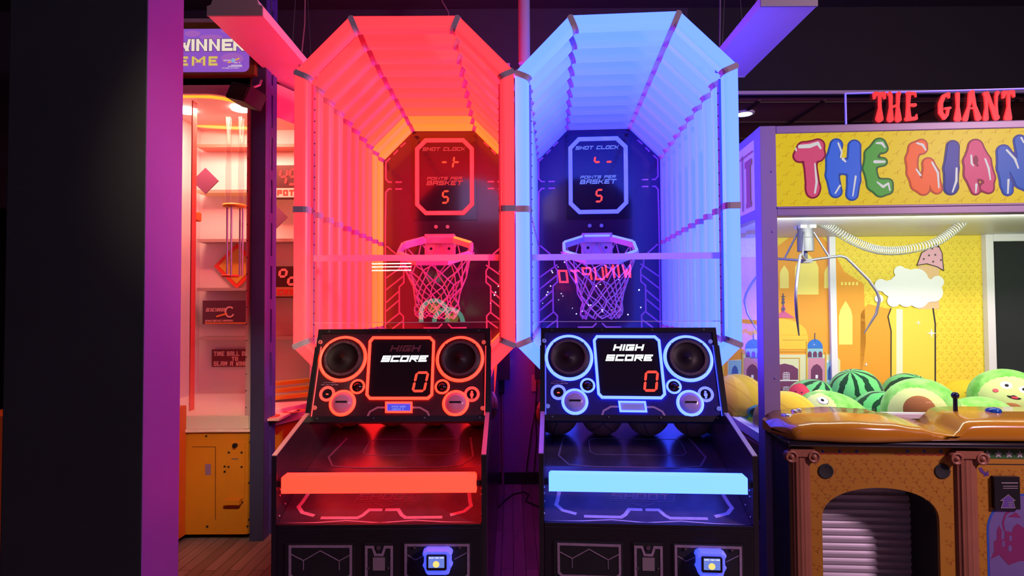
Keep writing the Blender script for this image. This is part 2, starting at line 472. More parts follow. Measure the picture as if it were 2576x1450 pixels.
def ceiling_bits():
    a = at(1319, 0, 4.2); b = at(1319, 160, 4.2)
    o = MB().tube([(0, 0, 0), (0, 0, 4.3-b.z)], .042, 20).build('ceiling_pipe', mat('painted_pipe', (.42, .36, .42), .35), origin=None); o.location = b
    tag(o, 'vertical painted pipe dropping from the ceiling between the two arches', 'pipe')
    for i, (pts, Y, lab) in enumerate((([(768, -60), (766, 60), (758, 140), (750, 200)], 4.0, 'thin dark cable hanging left of the red arch'),
                                      ([(1105, -30), (1113, 5), (1128, 30), (1132, 80)], 4.4, 'thin red cable curling down above the red arch'),
                                      ([(1812, -20), (1811, 60), (1809, 200)], 4.1, 'thin straight cable hanging behind the blue arch'))):
        q = [at(x, y, Y) for x, y in pts]
        if q[0].z < 4.28: q = [Vector((q[0].x, q[0].y, 4.3))]+q
        P = [p-q[-1] for p in q]
        o = MB().tube(P, .006, 6).build('hanging_cable', mat('cable_sheath', (.16, .12, .16), .5)); o.location = q[-1]
        tag(o, lab, 'cable')


ceiling_bits()

# ================================================================== basketball arcade machines
A_, B_, ZT, ZU, ZL, ZM, TT, PITCH = .59, .292, 3.159, 2.858, 1.378, 2.114, .074, .201
YF, WI, WO, ZR = -.597, .437, .4586, .955
YTUB, ZTUB = -.584, .66
PB = Vector((0, -.172, 1.044)); PT = Vector((0, .015, 1.4676))
YB = 1.93
RED = Frame(-.574, 3.1333, -.0015)
BLU = Frame(.6104, 3.1156, .0702)
PANEL = Plane(PB, (1, 0, 0), PT-PB)
BOARD = Plane((0, YB, 0), (1, 0, 0), (0, 0, 1))
FRONT = Plane((0, YF, 0), (1, 0, 0), (0, 0, 1))
RAMP1 = Plane((0, YTUB, ZTUB), (1, 0, 0), (0, .367, .14))
RAMP2 = Plane((0, -.217, .80), (1, 0, 0), (0, .357, .066))


def pp(x, y): return PANEL.px(RED, 740+x/4.531, 800+y/4.531)            # panel close-up -> panel plane
def bp(x, y): return BOARD.px(RED, 930+x/5.8, 310+y/5.8)                # upper board
def bq(x, y): return BOARD.px(RED, 960+x/4.833, 540+y/4.833)            # lower board
def fp(x, y): return FRONT.px(RED, 660+x/3.68, 1080+y/3.68)             # cabinet front
def rp(x, y): return RAMP1.px(RED, 660+x/3.68, 1080+y/3.68)
def mirror(P): return [(-u, v) for u, v in P]


RINGPATH = [(-B_, ZL-.30), (-A_, ZL), (-A_, ZM), (-A_, ZU), (-B_, ZT), (B_, ZT), (A_, ZU), (A_, ZM), (A_, ZL), (B_, ZL-.30)]


def ring_mitre():
    P = [Vector(p) for p in RINGPATH]; out = []
    for k in range(len(P)):
        d1 = (P[k]-P[k-1]).normalized() if k else (P[1]-P[0]).normalized()
        d2 = (P[k+1]-P[k]).normalized() if k < len(P)-1 else d1
        n1 = Vector((d1.y, -d1.x)); n2 = Vector((d2.y, -d2.x)); b = (n1+n2).normalized()
        out.append((P[k], b/b.dot(n1), d1, d2, n1, n2))      # n points inwards
    return out


RPROF = [(0, 0), (.05, 0), (.060, .003), (.068, .010), (.073, .020), (.074, .032), (.074, .052), (0, .052)]   # (inwards, back)


def ring_tube(y0):
    R = [[(p.x+b.x*q, y0+yy, p.y+b.y*q) for q, yy in RPROF] for p, b, *_ in ring_mitre()]
    m = MB()
    for k in range(len(R)-1):
        m.loft([R[k], R[k+1]], True, k in (0, len(R)-2), sm=False)
    return m


def ring_clip(k, y0):
    p, b, d1, d2, n1, n2 = ring_mitre()[k]; L = .017; m = MB(); o = .004
    pr = [(-o, -o), (.05, -o), (.064, .0), (.074, .009), (.074+o, .022), (.074+o, .05), (-o, .056)]
    rings = []
    for s_, d, n in ((-1, d1, n1), (0, None, None), (1, d2, n2)):
        rings.append([((p+b*q) if s_ == 0 else (p+b*q+d*(L*s_))) for q, _ in pr])
    m.loft([[(v.x, y0+yy, v.y) for v, (_, yy) in zip(r, pr)] for r in rings], sm=False)
    return m


def machine(fr, kind):
    red = kind == 'red'
    hue = 'red' if red else 'blue'
    DIF = (.12, .12, .12)
    root = thing('basketball_arcade_machine', ('basketball arcade machine with glowing red arch tunnel and red lit scoreboard' if red else
                 'basketball arcade machine with glowing blue arch tunnel and blue lit scoreboard'), 'arcade machine', fr.o, -fr.yaw, 'twin basketball arcade machines')
    E = lambda n, c, s=1: glow('%s_%s' % (hue, n), c, s)
    # --- ten light rings forming the tunnel
    first_clips = None
    for k in range(10):
        if red:
            c = [(3.4, .045, .065), (3.3, .052, .07), (3.3, .058, .07), (3.2, .06, .068), (3.0, .06, .06), (2.8, .065, .052), (2.6, .08, .042), (2.4, .10, .035), (3.0, .24, .018), (3.2, .27, .020)][k]
        else:
            f_ = k/9
            c = (.19-.12*f_, .46-.36*f_**.8, 3.6-1.4*f_)
        c = (c[0]*1.9, c[1], c[2]) if red else (c[0], c[1], c[2]*1.9)
        rg = ring_tube(k*PITCH).build('light_ring', glow('%s_diffuser_%02d' % (hue, k), c, 1, DIF), root)
        if first_clips is None:
            first_clips = [ring_clip(j, 0).build('corner_clip', CLIP, rg) for j in range(1, 9)]
        else:
            for c0 in first_clips:
                q = c0.copy(); C.objects.link(q); q.parent = rg; q.location = (0, k*PITCH, 0)
    # frame rails that carry the rings
    RAILM = mat('rail_metal', (.30, .26, .34), .45, .3)
    for s in (-1, 1):
        m = MB().box(min(s*.505, s*.535), max(s*.505, s*.535), .056, .088, ZL-.02, ZU-.05)
        for j in range(22): m.box(min(s*.505, s*.501), max(s*.505, s*.501), .068, .074, 1.43+j*.062, 1.436+j*.062, 1)
        m.build('side_rail', [RAILM, BLACK], root)
        for za in (1.45, 2.75): MB().box(min(s*.594, s*.604), max(s*.594, s*.604), .65, YB+.02, za, za+.03).build('outer_rail', BLACK, root)
        MB().box(min(s*.50, s*.57), max(s*.50, s*.57), .10, .106, ZU-.0, ZU+.085).build('mounting_plate', mat('plate_grey', (.30, .26, .36), .5), root, bevel=.004)
    # --- backboard
    d = .012
    oc = [(-.275, 3.10), (.275, 3.10), (.555, 2.862), (.555, .95), (-.555, .95), (-.555, 2.862)]
    Flat(BOARD).poly(oc, -.03, 0).build('backboard', BOARDM, root)
    gl = Flat(BOARD); LW = .0125
    ink = mat('board_print_ink', (.42, .24, .34), .4, noise=.2, nscale=60)
    L1 = [bp(300, 510), bp(236, 570), bp(236, 820), bp(276, 862), bp(325, 862)]
    for P in (L1, [bp(375, 862), bp(470, 862)], [bp(320, 962), bp(276, 962), bp(236, 1010), bq(45, 150), bq(45, 1390)],
              [bp(375, 962), bp(470, 962)], [bp(350, 460), bp(412, 395)], [bp(450, 350), bp(522, 285)],
              [bq(62, 385), bq(185, 490)], [bq(235, 560), bq(235, 640), bq(270, 690), bq(270, 830), bq(215, 880), bq(215, 1190), bq(265, 1240), bq(265, 1390)],
              [bq(45, 780), bq(270, 620)], [bq(50, 920), bq(270, 745)], [bq(50, 1075), bq(215, 930)], [bq(50, 1180), bq(215, 1040)], [bq(50, 1330), bq(215, 1200)],
              [bq(130, 1390), bq(265, 1290)], [bq(510, 1380), bq(690, 1380), bq(738, 1330)]):
        for P_ in (P, mirror(P)): Flat(BOARD).line(P_, LW, 0, .002).build('board_line', ink, root)
    # shot clock display
    dm = Flat(BOARD)
    U, V0, V1 = .236, bp(0, 1322)[1], bp(0, 265)[1]; cc = .075
    fpts = [(-U+cc, V1), (U-cc, V1), (U, V1-cc), (U, V0+cc), (U-cc, V0), (-U+cc, V0), (-U, V0+cc), (-U, V1-cc)]
    dsp = dm.rect(-.275, .275, V0-.06, V1+.04, 0, .012).build('shot_clock_display', GLOSSB, root)
    LT = E('display_outline', (3.5, .035, .03) if red else (.10, .16, 3.5))
    TX = E('display_text', (.75, .035, .04) if red else (.13, .2, 1.0))
    DG = glow('digit_led_red', (1.4, .08, .03))
    Flat(BOARD).line(fpts, .034, .012, .024, True).build('display_frame_light', LT, dsp)
    tx = Flat(BOARD); tx.ctext('SHOT CLOCK', -.005, bp(0, 415)[1], .031, .034, .0076, .012, .014, .0045, .3); tx.build('display_lettering', TX, dsp)
    tx = Flat(BOARD); tx.ctext('POINTS PER', 0, bp(0, 838)[1], .026, .030, .0064, .012, .014, .004, .3); tx.build('display_lettering', TX, dsp)
    tx = Flat(BOARD); tx.ctext('BASKET', 0, bp(0, 916)[1], .040, .046, .0100, .012, .014, .006, .3); tx.build('display_lettering', TX, dsp)
    h = .100; wd = .05; th = .0165
    if red:
        v = bp(0, 665)[1]
        Flat(BOARD).seg('g', -.035, v, h, wd, th, .012, .015).build('led_digit', DG, dsp); Flat(BOARD).seg('fge', bp(1210, 0)[0], v, h, wd, th, .012, .015).build('led_digit', DG, dsp)
    else:
        v = bp(0, 600)[1]
        Flat(BOARD).seg('ed', -.03, v, h, wd, th, .012, .015).build('led_digit', DG, dsp); Flat(BOARD).seg('d', .07, v, h, wd, th, .012, .015).build('led_digit', DG, dsp)
    v = bp(0, 1172)[1]
    Flat(BOARD).seg('afgcd', bp(1050, 0)[0], v, h, wd, th, .012, .015).build('led_digit', DG, dsp)
    # --- hoop: tilted octagon rim
    Rr = .315; hc = Vector((-.025, YB-.42, 2.05)); tl = radians(25)
    def hoop(u, v, w=0): return hc+Vector((u, v*cos(tl)-w*sin(tl), v*sin(tl)+w*cos(tl)))
    ang = [pi/8+i*pi/4 for i in range(8)]
    HM = mat('hoop_plastic', (.62, .50, .56), .4, noise=.06)
    rim = MB()
    def hring(rad, w): return [hoop(rad*cos(a), rad*.92*sin(a), w) for a in ang]
    prof = [(Rr, -.045), (Rr, .0), (Rr-.028, 0), (Rr-.028, -.045)]
    rim.loft([hring(r_, w_) for r_, w_ in prof], True, False, sm=False, loop=True)
    rim = rim.build('hoop_rim', HM, root)
    for i in range(8):
        a, b = ang[i], ang[(i+1) % 8]
        q = [[hoop(rr_*(cos(a)*(1-t)+cos(b)*t), rr_*.92*(sin(a)*(1-t)+sin(b)*t), w_) for rr_, w_ in ((Rr-.026, .001), (Rr-.003, .001), (Rr-.005, .013), (Rr-.024, .013))] for t in (.06, .94)]
        on = (not red) or i == 0
        lm = (glow('hoop_led_orange', (2.2, .36, .04)) if red else glow('hoop_led_blue', (.22, .36, 1.7))) if on else mat('hoop_led_off', (.7, .6, .62), .35)
        MB().loft(q, sm=False).build('hoop_light', lm, rim)
    y0 = hoop(0, Rr*.9).y
    zb = hoop(0, Rr*.9).z
    m = MB().box(-.125+hc.x, .125+hc.x, y0-.015, YB, zb-.03, zb+.02); m.box(-.13+hc.x, .13+hc.x, y0+.02, y0+.035, zb-.18, zb-.01)
    m.build('hoop_bracket', mat('bracket_paint', (.55, .42, .5), .4), root, bevel=.004)
    for s in (-1, 1):
        Flat(BOARD).disc(hc.x+s*.05, bq(0, 155)[1], .016, 0, .014).build('mounting_bolt', STEEL, root)
        MB().lathe([(0, .002), (.012, .002), (.012, 0)], 12, (hc.x+s*.075, y0+.02, zb-.10), (0, -1, 0)).build('bracket_hole', BLACKM, root)
    # net: two families of cords on a tapering, then flaring, sleeve
    nn, lev = 12, 8
    net = MB(); zt_ = [0, .11, .2, .28, .35, .41, .46, .50, .53]; rr2 = [1.0, .86, .74, .64, .57, .53, .54, .53, .44]
    random.seed(3 if red else 5)
    jit = [[(random.uniform(-.02, .02), random.uniform(-.012, .012)) for _ in range(nn*2)] for _ in range(lev+1)]
    def npt(i, k):
        a = 2*pi*(i % (2*nn))/(2*nn); rad = (Rr-.012)*rr2[k]; f_ = max(0, 1-k/3.0)
        base = hoop((Rr-.014)*cos(a), (Rr-.014)*.92*sin(a), -.04)
        j = jit[k][i % (2*nn)] if k else (0, 0)
        p = Vector((hc.x+rad*cos(a)+j[0]*.8+.012*k/lev, hc.y+rad*.92*sin(a)+j[0], hc.z-.03-zt_[k]+j[1]+.10*sin(a)*f_))
        return base if k == 0 else p
    for s in (-1, 1):
        for i in range(nn):
            net.tube([npt(2*i+s*k, k) for k in range(lev+1)], .0055, 5)
    net.build('net', mat('net_cord', (.50, .33, .43), .8), root)
    # --- cross bar and clear shield in the arch opening
    zb1 = fr_z(640); zb0 = fr_z(656); zg = fr_z(812)
    MB().add([(-.518, .062, zb0), (.518, .062, zb0), (.518, .062, zb1), (-.518, .062, zb1)], [(0, 1, 2, 3)]).build('cross_bar', translucent('bar_white', (.75, .7, .78)), root)
    sh = MB().box(-.515, .515, .064, .070, zg, zb0).build('clear_shield', GLASSF, root)
    MB().box(-.515, .515, .0635, .0705, zg-.002, zg+.001).build('shield_edge', mat('acrylic_edge', (.7, .6, .7), .3), sh)
    # --- ball ramp (two slopes in front, a long one into the tunnel)
    prof = [(YTUB, ZTUB), (-.217, .80), (.14, .866), (.62, .955), (YB-.05, 1.17)]
    m = MB(); V = []
    for y, z in prof: V += [(-WI, y, z), (WI, y, z), (-WI, y, z-.03), (WI, y, z-.03)]
    fs = []
    for k in range(len(prof)-1):
        a, b = 4*k, 4*k+4
        fs += [(a, a+1, b+1, b), (a+2, b+2, b+3, a+3), (a, b, b+2, a+2), (a+1, a+3, b+3, b+1)]
    fs += [(0, 2, 3, 1)]
    m.add(V, fs); ramp = m.build('ball_ramp', mat('ramp_gloss_black', (.05, .035, .045), .22, noise=.5, nscale=14), root)
    cl = Flat(RAMP1); lw = .017
    ink2 = mat('court_line_ink', (.50, .40, .46), .5, noise=.25, nscale=70)
    for P in ([(425, 600), (370, 680), (335, 722), (370, 775), (480, 805)], [(540, 825), (880, 825), (930, 800), (990, 750), (1110, 750)]):
        q = [rp(*p) for p in P]; cl.line(q, lw, .0, .0012); cl.line(mirror(q), lw, .0, .0012)
    for P in ([(150, 880), (480, 870), (780, 850), (1110, 872)],):
        q = [rp(*p) for p in P]; cl.line(q, .006, 0, .0012); cl.line(mirror(q), .006, 0, .0012)
    cl.build('court_lines', ink2, ramp)
    lg = Flat(RAMP1); v = rp(1110, 660)[1]
    lg.ctext('SHOOT', 0, v, .045, .045, .009, 0, .001, .008, .2); lg.line([(-.14, v-.01), (.14, v-.01), (.155, v+.055), (-.125, v+.055)], .004, 0, .001, True)
    lg.line([(-.05, v-.022), (0, v-.045), (.05, v-.022)], .005, 0, .001)
    lg.build('ramp_logo', mat('faint_logo_ink', (.13, .09, .11), .4), ramp)
    sh2 = Flat(RAMP2)
    sh2.line([(-.18, .14), (.26, .14), (.285, .17), (.285, .31), (.26, .34), (-.18, .34), (-.205, .31), (-.205, .17)], .004, 0, .0012, True)
    sh2.line([(-.34, .36), (-.37, .12), (-.32, .02), (-.2, -.0), (.2, -.0), (.32, .02), (.37, .12), (.34, .36)], .010, 0, .0012)
    sh2.build('shelf_graphic', mat('shelf_ink', (.17, .12, .16), .4), ramp)
    # --- cabinet sides with pale top edges
    for s in (-1, 1):
        x0, x1 = sorted((s*(WI+.001), s*WO))
        yz = [(YF, 0), (YF, ZR), (-.19, 1.06), (-.17, 1.06), (.05, 1.2), (.62, 1.2), (.62, 1.0), (YB, 1.22), (YB, 0)]
        side = MB().prism([(x0, y, z) for y, z in yz], [(x1, y, z) for y, z in yz]).build('cabinet_side', mat('side_gloss_black', (.022, .018, .022), .25), root)
        n = Vector((0, -(1.06-ZR), -.19-YF)).normalized()*.004
        P = [(YF, ZR), (-.19, 1.06)]
        MB().prism([(x, y, z) for x, (y, z) in ((x0, P[0]), (x1, P[0]), (x1, P[1]), (x0, P[1]))],
                   [(x, y+n.y, z+n.z) for x, (y, z) in ((x0, P[0]), (x1, P[0]), (x1, P[1]), (x0, P[1]))]).build('top_edge_trim', mat('aluminium_trim', (.42, .36, .34), .4, .5), side)
        for j, (yy, zz) in enumerate(((-.55, .83), (-.555, .80), (-.56, .775), (-.565, .69), (-.50, .72))):
            MB().lathe([(0, .004), (.005, .003), (.006, 0)], 10, (s*WI, yy, zz), (-s, 0, 0)).build('screw', SCREW, side)
    # front lower box
    m = MB().box(-WI, WI, YF, YF+.02, 0, ZTUB-.012); m.box(-WI, WI, YF, YTUB+.012, ZTUB-.012, ZTUB+.004)
    m.box(-WI, WI, YF+.02, YF+.06, .0, ZTUB-.05)
    cab = m.build('front_panel', BLACK, root, bevel=.003)
    OUT = mat('door_outline_ink', (.36, .26, .36), .5, noise=.35, nscale=50)
    dr = Flat(FRONT)
    dm = Flat(FRONT).rect(fp(225, 0)[0], fp(860, 0)[0], fp(0, 1420)[1], fp(0, 1055)[1], 0, .006).build('left_door', BLACKM, root)
    P = [fp(260, 1345), fp(260, 1082), fp(822, 1082), fp(822, 1345), fp(790, 1375), fp(290, 1375)]
    f_ = Flat(FRONT).line(P, .0105, .006, .008, True)
    f_.line([fp(272, 1155), fp(385, 1212), fp(540, 1122), fp(715, 1215), fp(815, 1160)], .0035, .006, .008); f_.line([fp(385, 1212), fp(385, 1300)], .003, .006, .008); f_.line([fp(715, 1212), fp(715, 1300)], .003, .006, .008)
    f_.build('door_outline', OUT, dm)
    dm = Flat(FRONT).rect(fp(945, 0)[0], fp(1215, 0)[0], fp(0, 1420)[1], fp(0, 1055)[1], 0, .006).build('centre_door', BLACKM, root)
    P = [fp(965, 1400), fp(965, 1088), fp(1025, 1088), fp(1048, 1160), fp(1115, 1160), fp(1138, 1088), fp(1200, 1088), fp(1200, 1400)]
    Flat(FRONT).line(P, .0105, .006, .008).build('door_outline', OUT, dm)
    Flat(FRONT).rect(fp(1028, 0)[0], fp(1138, 0)[0], fp(0, 1310)[1], fp(0, 1190)[1], .006, .008).build('blank_sticker', mat('sticker_paper', (.30, .24, .28), .6, noise=.1), dm)
    Flat(FRONT).disc(*fp(1080, 1092), .009, .006, .012, 16).build('door_lock', SCREW, dm)
    for x in (985, 1170): Flat(FRONT).disc(*fp(x, 1280), .005, .006, .010, 10).build('screw', SCREW, dm)
    dm = Flat(FRONT).rect(fp(1305, 0)[0], fp(1930, 0)[0], fp(0, 1420)[1], fp(0, 1055)[1], 0, .006).build('right_door', BLACKM, root)
    P = [fp(1330, 1345), fp(1330, 1070), fp(1908, 1070), fp(1908, 1345), fp(1870, 1375), fp(1365, 1375)]
    f_ = Flat(FRONT).line(P, .0105, .006, .008, True); f_.line([fp(1345, 1160), fp(1420, 1205), fp(1500, 1165)], .003, .006, .008); f_.line([fp(1780, 1200), fp(1890, 1140)], .003, .006, .008)
    f_.build('door_outline', OUT, dm)
    for x in (1415, 1830): Flat(FRONT).disc(*fp(x, 1088), .006, .006, .012, 10).build('screw', SCREW, dm)
    # card reader
    body = [(1500, 1100), (1530, 1082), (1725, 1082), (1755, 1098), (1768, 1120), (1755, 1145), (1755, 1210), (1768, 1230), (1750, 1262), (1735, 1310), (1715, 1318), (1540, 1318), (1522, 1300), (1508, 1262), (1494, 1235), (1506, 1212), (1506, 1150), (1492, 1128)]
    q = [fp(*p) for p in body]; cu = sum(p[0] for p in q)/len(q); cv = sum(p[1] for p in q)/len(q)
    rd = Flat(FRONT); sc = lambda k: [(cu+(u-cu)*k, cv+(v-cv)*k) for u, v in q]
    rings = [[FRONT.p(u, v, w_) for u, v in sc(k)] for k, w_ in ((1, .006), (1, .03), (.95, .040), (.88, .045))]
    rd.loft(rings, sm=False)
    cr = rd.build('card_reader', glow('reader_glow_blue', (.05, .10, 1.35), 1.0, (.3, .3, .4)), root)
    Flat(FRONT).poly([fp(1545, 1118), fp(1708, 1118), fp(1718, 1128), fp(1718, 1248), fp(1708, 1258), fp(1545, 1258), fp(1535, 1248), fp(1535, 1128)], .045, .054).build('screen_bezel', BLACK, cr)
    sp_ = Flat(FRONT); sp_.rect(fp(1552, 0)[0], fp(1695, 0)[0], fp(0, 1242)[1], fp(0, 1140)[1], .054, .056)
    scn = sp_.build('screen', glow('reader_screen_blue', (.14, .22, .72), 1, (.05, .05, .05)), cr)
    f_ = Flat(FRONT); f_.disc(*fp(1624, 1200), .0135, .056, .057); f_.build('screen_dot', glow('screen_yellow', (1.0, .8, .22), 1, (.05, .05, .05)), scn)
    f_ = Flat(FRONT); f_.ctext('SWIPE YOUR CARD', fp(1624, 0)[0], fp(0, 1157)[1], .0052, .0036, .0011, .056, .057, .0009); f_.build('screen_lettering', glow('screen_white', (.9, .9, 1), 1, (.05, .05, .05)), scn)
    # --- front light bar
    u0, v1 = fp(184, 433); u1, v0 = fp(1987, 586)
    lb = Flat(FRONT); hw_ = (u1-u0)/2
    lb.poly([(-hw_, v0), (hw_, v0), (hw_, v1-.008), (hw_-.008, v1), (-hw_+.008, v1), (-hw_, v1-.008)], -.045, .004)
    bar = lb.build('light_bar', E('light_bar', (7.5, .085, .025) if red else (.24, .72, 7.5)), root)
    for s in (-1, 1):
        MB().box(min(s*hw_, s*WI), max(s*hw_, s*WI), YF+.004, YF+.03, (v0+v1)/2-.012, (v0+v1)/2+.012).build('bar_bracket', BLACK, bar)
    # --- control panel
    pl = Flat(PANEL); hw = .437; vt = pp(0, 190)[1]
    face = pl.rect(-hw, hw, 0, vt, -.02, 0).build('control_panel', mat(hue+'_ring_lit_acrylic', (.055, .02, .03) if red else (.03, .025, .15), .2, coat=.25, noise=.2, nscale=25), root)
    m = Flat(PANEL); m.rect(-WO, WO, vt+.001, vt+.026, -.06, .008); m.rect(-WO, WO, -.03, -.001, -.04, .004)
    for s in (-1, 1):
        a, b = sorted((s*(hw+.001), s*(WO+.004)))
        m.rect(a, b, -.001, vt*.83, -.09, .012); a, b = sorted((s*(hw+.001), s*WO)); m.rect(a, b, vt*.83, vt+.001, -.07, .006)
    m.build('panel_frame', BLACK, root)
    for v, us in ((vt+.013, (-.40, -.135, .128, .395)), (-.012, (-.40, -.12, .135, .41))):
        for u in us: Flat(PANEL).disc(u, v, .0045, .004, .011, 10).build('frame_screw', SCREW, root)
    RG = E('panel_ring', (8.5, .11, .03) if red else (.28, .6, 11.0))
    RG2 = E('panel_icon_ring', (3.0, .06, .035) if red else (.2, .3, 3.4))
    for s, ctr in ((-1, (555, 467)), (1, (1890, 468))):
        u, v = pp(*ctr); R = .5*(pp(832, 467)[0]-pp(278, 467)[0])
        g = Flat(PANEL)
        sp = Flat(PANEL); sp.lathe([(R-.014, .0), (R-.016, .006), (R*.76, .004), (R*.74, .012), (R*.70, .012), (R*.66, .004), (R*.2, .0012), (R*.17, .006), (0, .012)], 48, PANEL.p(u, v), PANEL.n)
        spk = sp.build('speaker', mat('speaker_black', (.014, .008, .010), .5, spec=.25), root)
        mesh_ring = Flat(PANEL)
        for j in range(64):
            a = 2*pi*j/64
            for r_, o_ in ((.735, 0), (.70, .5), (.665, 0)):
                aa = a+o_*2*pi/64
                mesh_ring.disc(u+R*r_*cos(aa), v+R*r_*sin(aa), .0021, .0095, .0135, 6)
        mesh_ring.build('speaker_grille', mat('grille_metal', (.55, .4, .45), .35, .6), spk)
        for a in (pi/4, 3*pi/4, 5*pi/4, 7*pi/4):
            Flat(PANEL).disc(u+R*.86*cos(a), v+R*.86*sin(a), .004, .004, .010, 8).build('speaker_screw', SCREW, spk)
        Flat(PANEL).torus(u, v, R-.010, .0095, 64).build('speaker_ring_light', RG, spk)
        # camera lens ring
        u2, v2 = pp(*((722, 785) if s < 0 else (1687, 787))); r2 = .5*(pp(810, 785)[0]-pp(634, 785)[0])
        f_ = Flat(PANEL); f_.lathe([(r2*.72, 0), (r2*.66, .006), (r2*.5, .002), (r2*.42, .008), (0, .013)], 28, PANEL.p(u2, v2), PANEL.n)
        ln = f_.build('sensor_lens', mat('lens_dark', (.02, .008, .012), .08), root)
        Flat(PANEL).torus(u2, v2, r2-.006, .0055, 36).build('lens_ring_light', RG, ln)
        # icon ring
        u3, v3 = pp(*((378, 868) if s < 0 else (2025, 873))); r3 = r2
        f_ = Flat(PANEL); f_.disc(u3, v3, r3*.7, 0, .0015); ic = f_.build('icon_window', GLOSSB, root)
        f_ = Flat(PANEL); f_.ring(u3, v3, r3*.66, r3, 0, .005); f_.build('icon_ring_light', RG2, ic)
        if s < 0:
            f_ = Flat(PANEL); f_.disc(u3, v3-.002, .0075, .0015, .003, 14, 0, .0035); f_.build('player_digit', glow('digit_led_bright', (1.6, .12, .06)), ic)
        else:
            f_ = Flat(PANEL); f_.disc(u3, v3+.012, .0058, .0015, .003); f_.poly([(u3-.0085, v3+.005), (u3+.0085, v3+.005), (u3+.0085, v3-.008), (u3+.005, v3-.010), (u3+.005, v3-.021), (u3-.005, v3-.021), (u3-.005, v3-.010), (u3-.0085, v3-.008)], .0015, .003); f_.build('person_icon', RG2, ic)
        # big push button
        u4, v4 = pp(*((550, 972) if s < 0 else (1840, 975))); r4 = .5*(pp(705, 972)[0]-pp(397, 972)[0])
        f_ = Flat(PANEL); f_.lathe([(r4*.80, 0), (r4*.78, .008), (r4*.68, .009), (r4*.66, .014), (r4*.5, .0205), (r4*.25, .0235), (0, .0245)], 36, PANEL.p(u4, v4), PANEL.n)
        bt = f_.build('push_button', mat(hue+'_button', (.32, .2, .3), .22, 0, (.5, .05, .12) if red else (.1, .1, .5), .35), root)
        Flat(PANEL).rect(u4-r4*.42, u4+r4*.42, v4-.005, v4+.005, .018, .0246).build('button_caption', BLACK, bt)
        Flat(PANEL).torus(u4, v4, r4-.009, .0088, 44).build('button_ring_light', RG, bt)
        # edge light strips and corner bolts
        a, b = sorted((s*(hw-.006), s*(hw-.001)))
        Flat(PANEL).rect(a, b, 0, vt*.84, 0, .003).build('edge_light', E('edge_light', (1.2, .05, .06) if red else (.07, .10, 1.3)), root)
        for q in (((300, 280), (235, 1028)) if s < 0 else ((2160, 280), (2147, 1033))):
            uu, vv = pp(*q); f_ = Flat(PANEL); f_.lathe([(.011, 0), (.011, .006), (.008, .009), (.004, .009), (.004, .003), (0, .003)], 18, PANEL.p(uu, vv), PANEL.n)
            f_.build('panel_bolt', E('bolt_glow', (.9, .06, .03) if red else (.12, .18, .8), .6), root)
    # centre score display
    P = [pp(*q) for q in ((905, 232), (1550, 232), (1592, 275), (1570, 880), (1525, 922), (865, 922), (832, 880), (868, 275))]
    win = Flat(PANEL).poly(P, 0, .003).build('score_display', GLOSSB, root)
    f_ = Flat(PANEL)
    K = len(P)
    f_.line(P, .0135, .003, .010, True); f_.build('score_frame_light', RG, win)
    W_ = glow('score_text_white', (1.25, 1.3, 1.35))
    hh = .034; cu = pp(1228, 0)[0]-.004 if red else pp(1210, 0)[0]
    def offs(y): return pp(1230, y)[1]
    f_ = Flat(PANEL); f_.ctext('SCORE', .012 if red else .0, offs(505), .0345, .043, .0096, .003, .005, .0055, .3); f_.build('score_lettering', W_, win)
    f_ = Flat(PANEL); f_.ctext('HIGH', .012 if red else .0, offs(388), .0345, .043, .0096, .003, .005, .0055, .3)
    f_.build('high_lettering', (mat('unlit_lettering', (.13, .05, .07), .5) if red else W_), win)
    f_ = Flat(PANEL); uu, vv = pp(1352, 838); f_.seg('abcdef', uu, vv, .097, .058, .0125, .003, .006, .16); f_.build('score_digit', glow('score_digit_red', (1.5, .085, .045)), win)
    # credit display
    P = [pp(1050, 970), pp(1338, 970), pp(1338, 1076), pp(1050, 1076)]
    lcd = Flat(PANEL).poly(P, 0, .003).build('credit_display', glow('lcd_blue', (.06, .07, .75), 1, (.02, .02, .03)) if red else mat('lcd_idle', (.20, .2, .3), .3, 0, (.10, .10, .35), .9), root)
    Flat(PANEL).line(P, .0095, .003, .007, True).build('lcd_frame_light', RG, lcd)
    f_ = Flat(PANEL); c0 = pp(1194, 1020)[0]; f_.ctext('HYPER SHOOT', c0, pp(1194, 1026)[1], .0095, .0050, .0013, .003, .0036, .0018); f_.ctext('CREDITS: 0', c0-.004, pp(1194, 1055)[1], .0085, .0050, .0013, .003, .0036, .0018)
    f_.build('lcd_lettering', glow('lcd_text', (.30, .34, .95), 1, (.1, .1, .1)) if red else mat('lcd_text_idle', (.5, .5, .65), .5), lcd)
    f_ = Flat(PANEL)
    P = [pp(838, 1122), pp(862, 1072), pp(950, 1024), pp(1045, 1024)]
    PI_ = mat('panel_line_ink', (.40, .28, .36), .4); f_.line(P, .0095, 0, .0012).build('panel_line', PI_, face); P2 = [pp(1540, 1122), pp(1518, 1072), pp(1432, 1024), pp(1345, 1024)]; Flat(PANEL).line(P2, .0095, 0, .0012).build('panel_line', PI_, face)
    f_ = Flat(PANEL); uu, vv = pp(408, 745); f_.ctext('LINKED', uu, vv, .0056, .0105, .0014, 0, .001, .002); f_.ctext('PLAYERS', uu, vv-.0118, .0056, .0105, .0014, 0, .001, .002)
    f_.build('panel_lettering', mat('panel_text_ink', (.4, .32, .42), .5), face)
    # legs under the tunnel
    for s in (-1, 1):
        MB().box(min(s*.40, s*.45), max(s*.40, s*.45), YB-.06, YB-.01, 0, 1.0).build('rear_leg', BLACK, root)
    return root


def fr_z(py): return RED.y(1020, py, .03).z


machine(RED, 'red')
machine(BLU, 'blue')


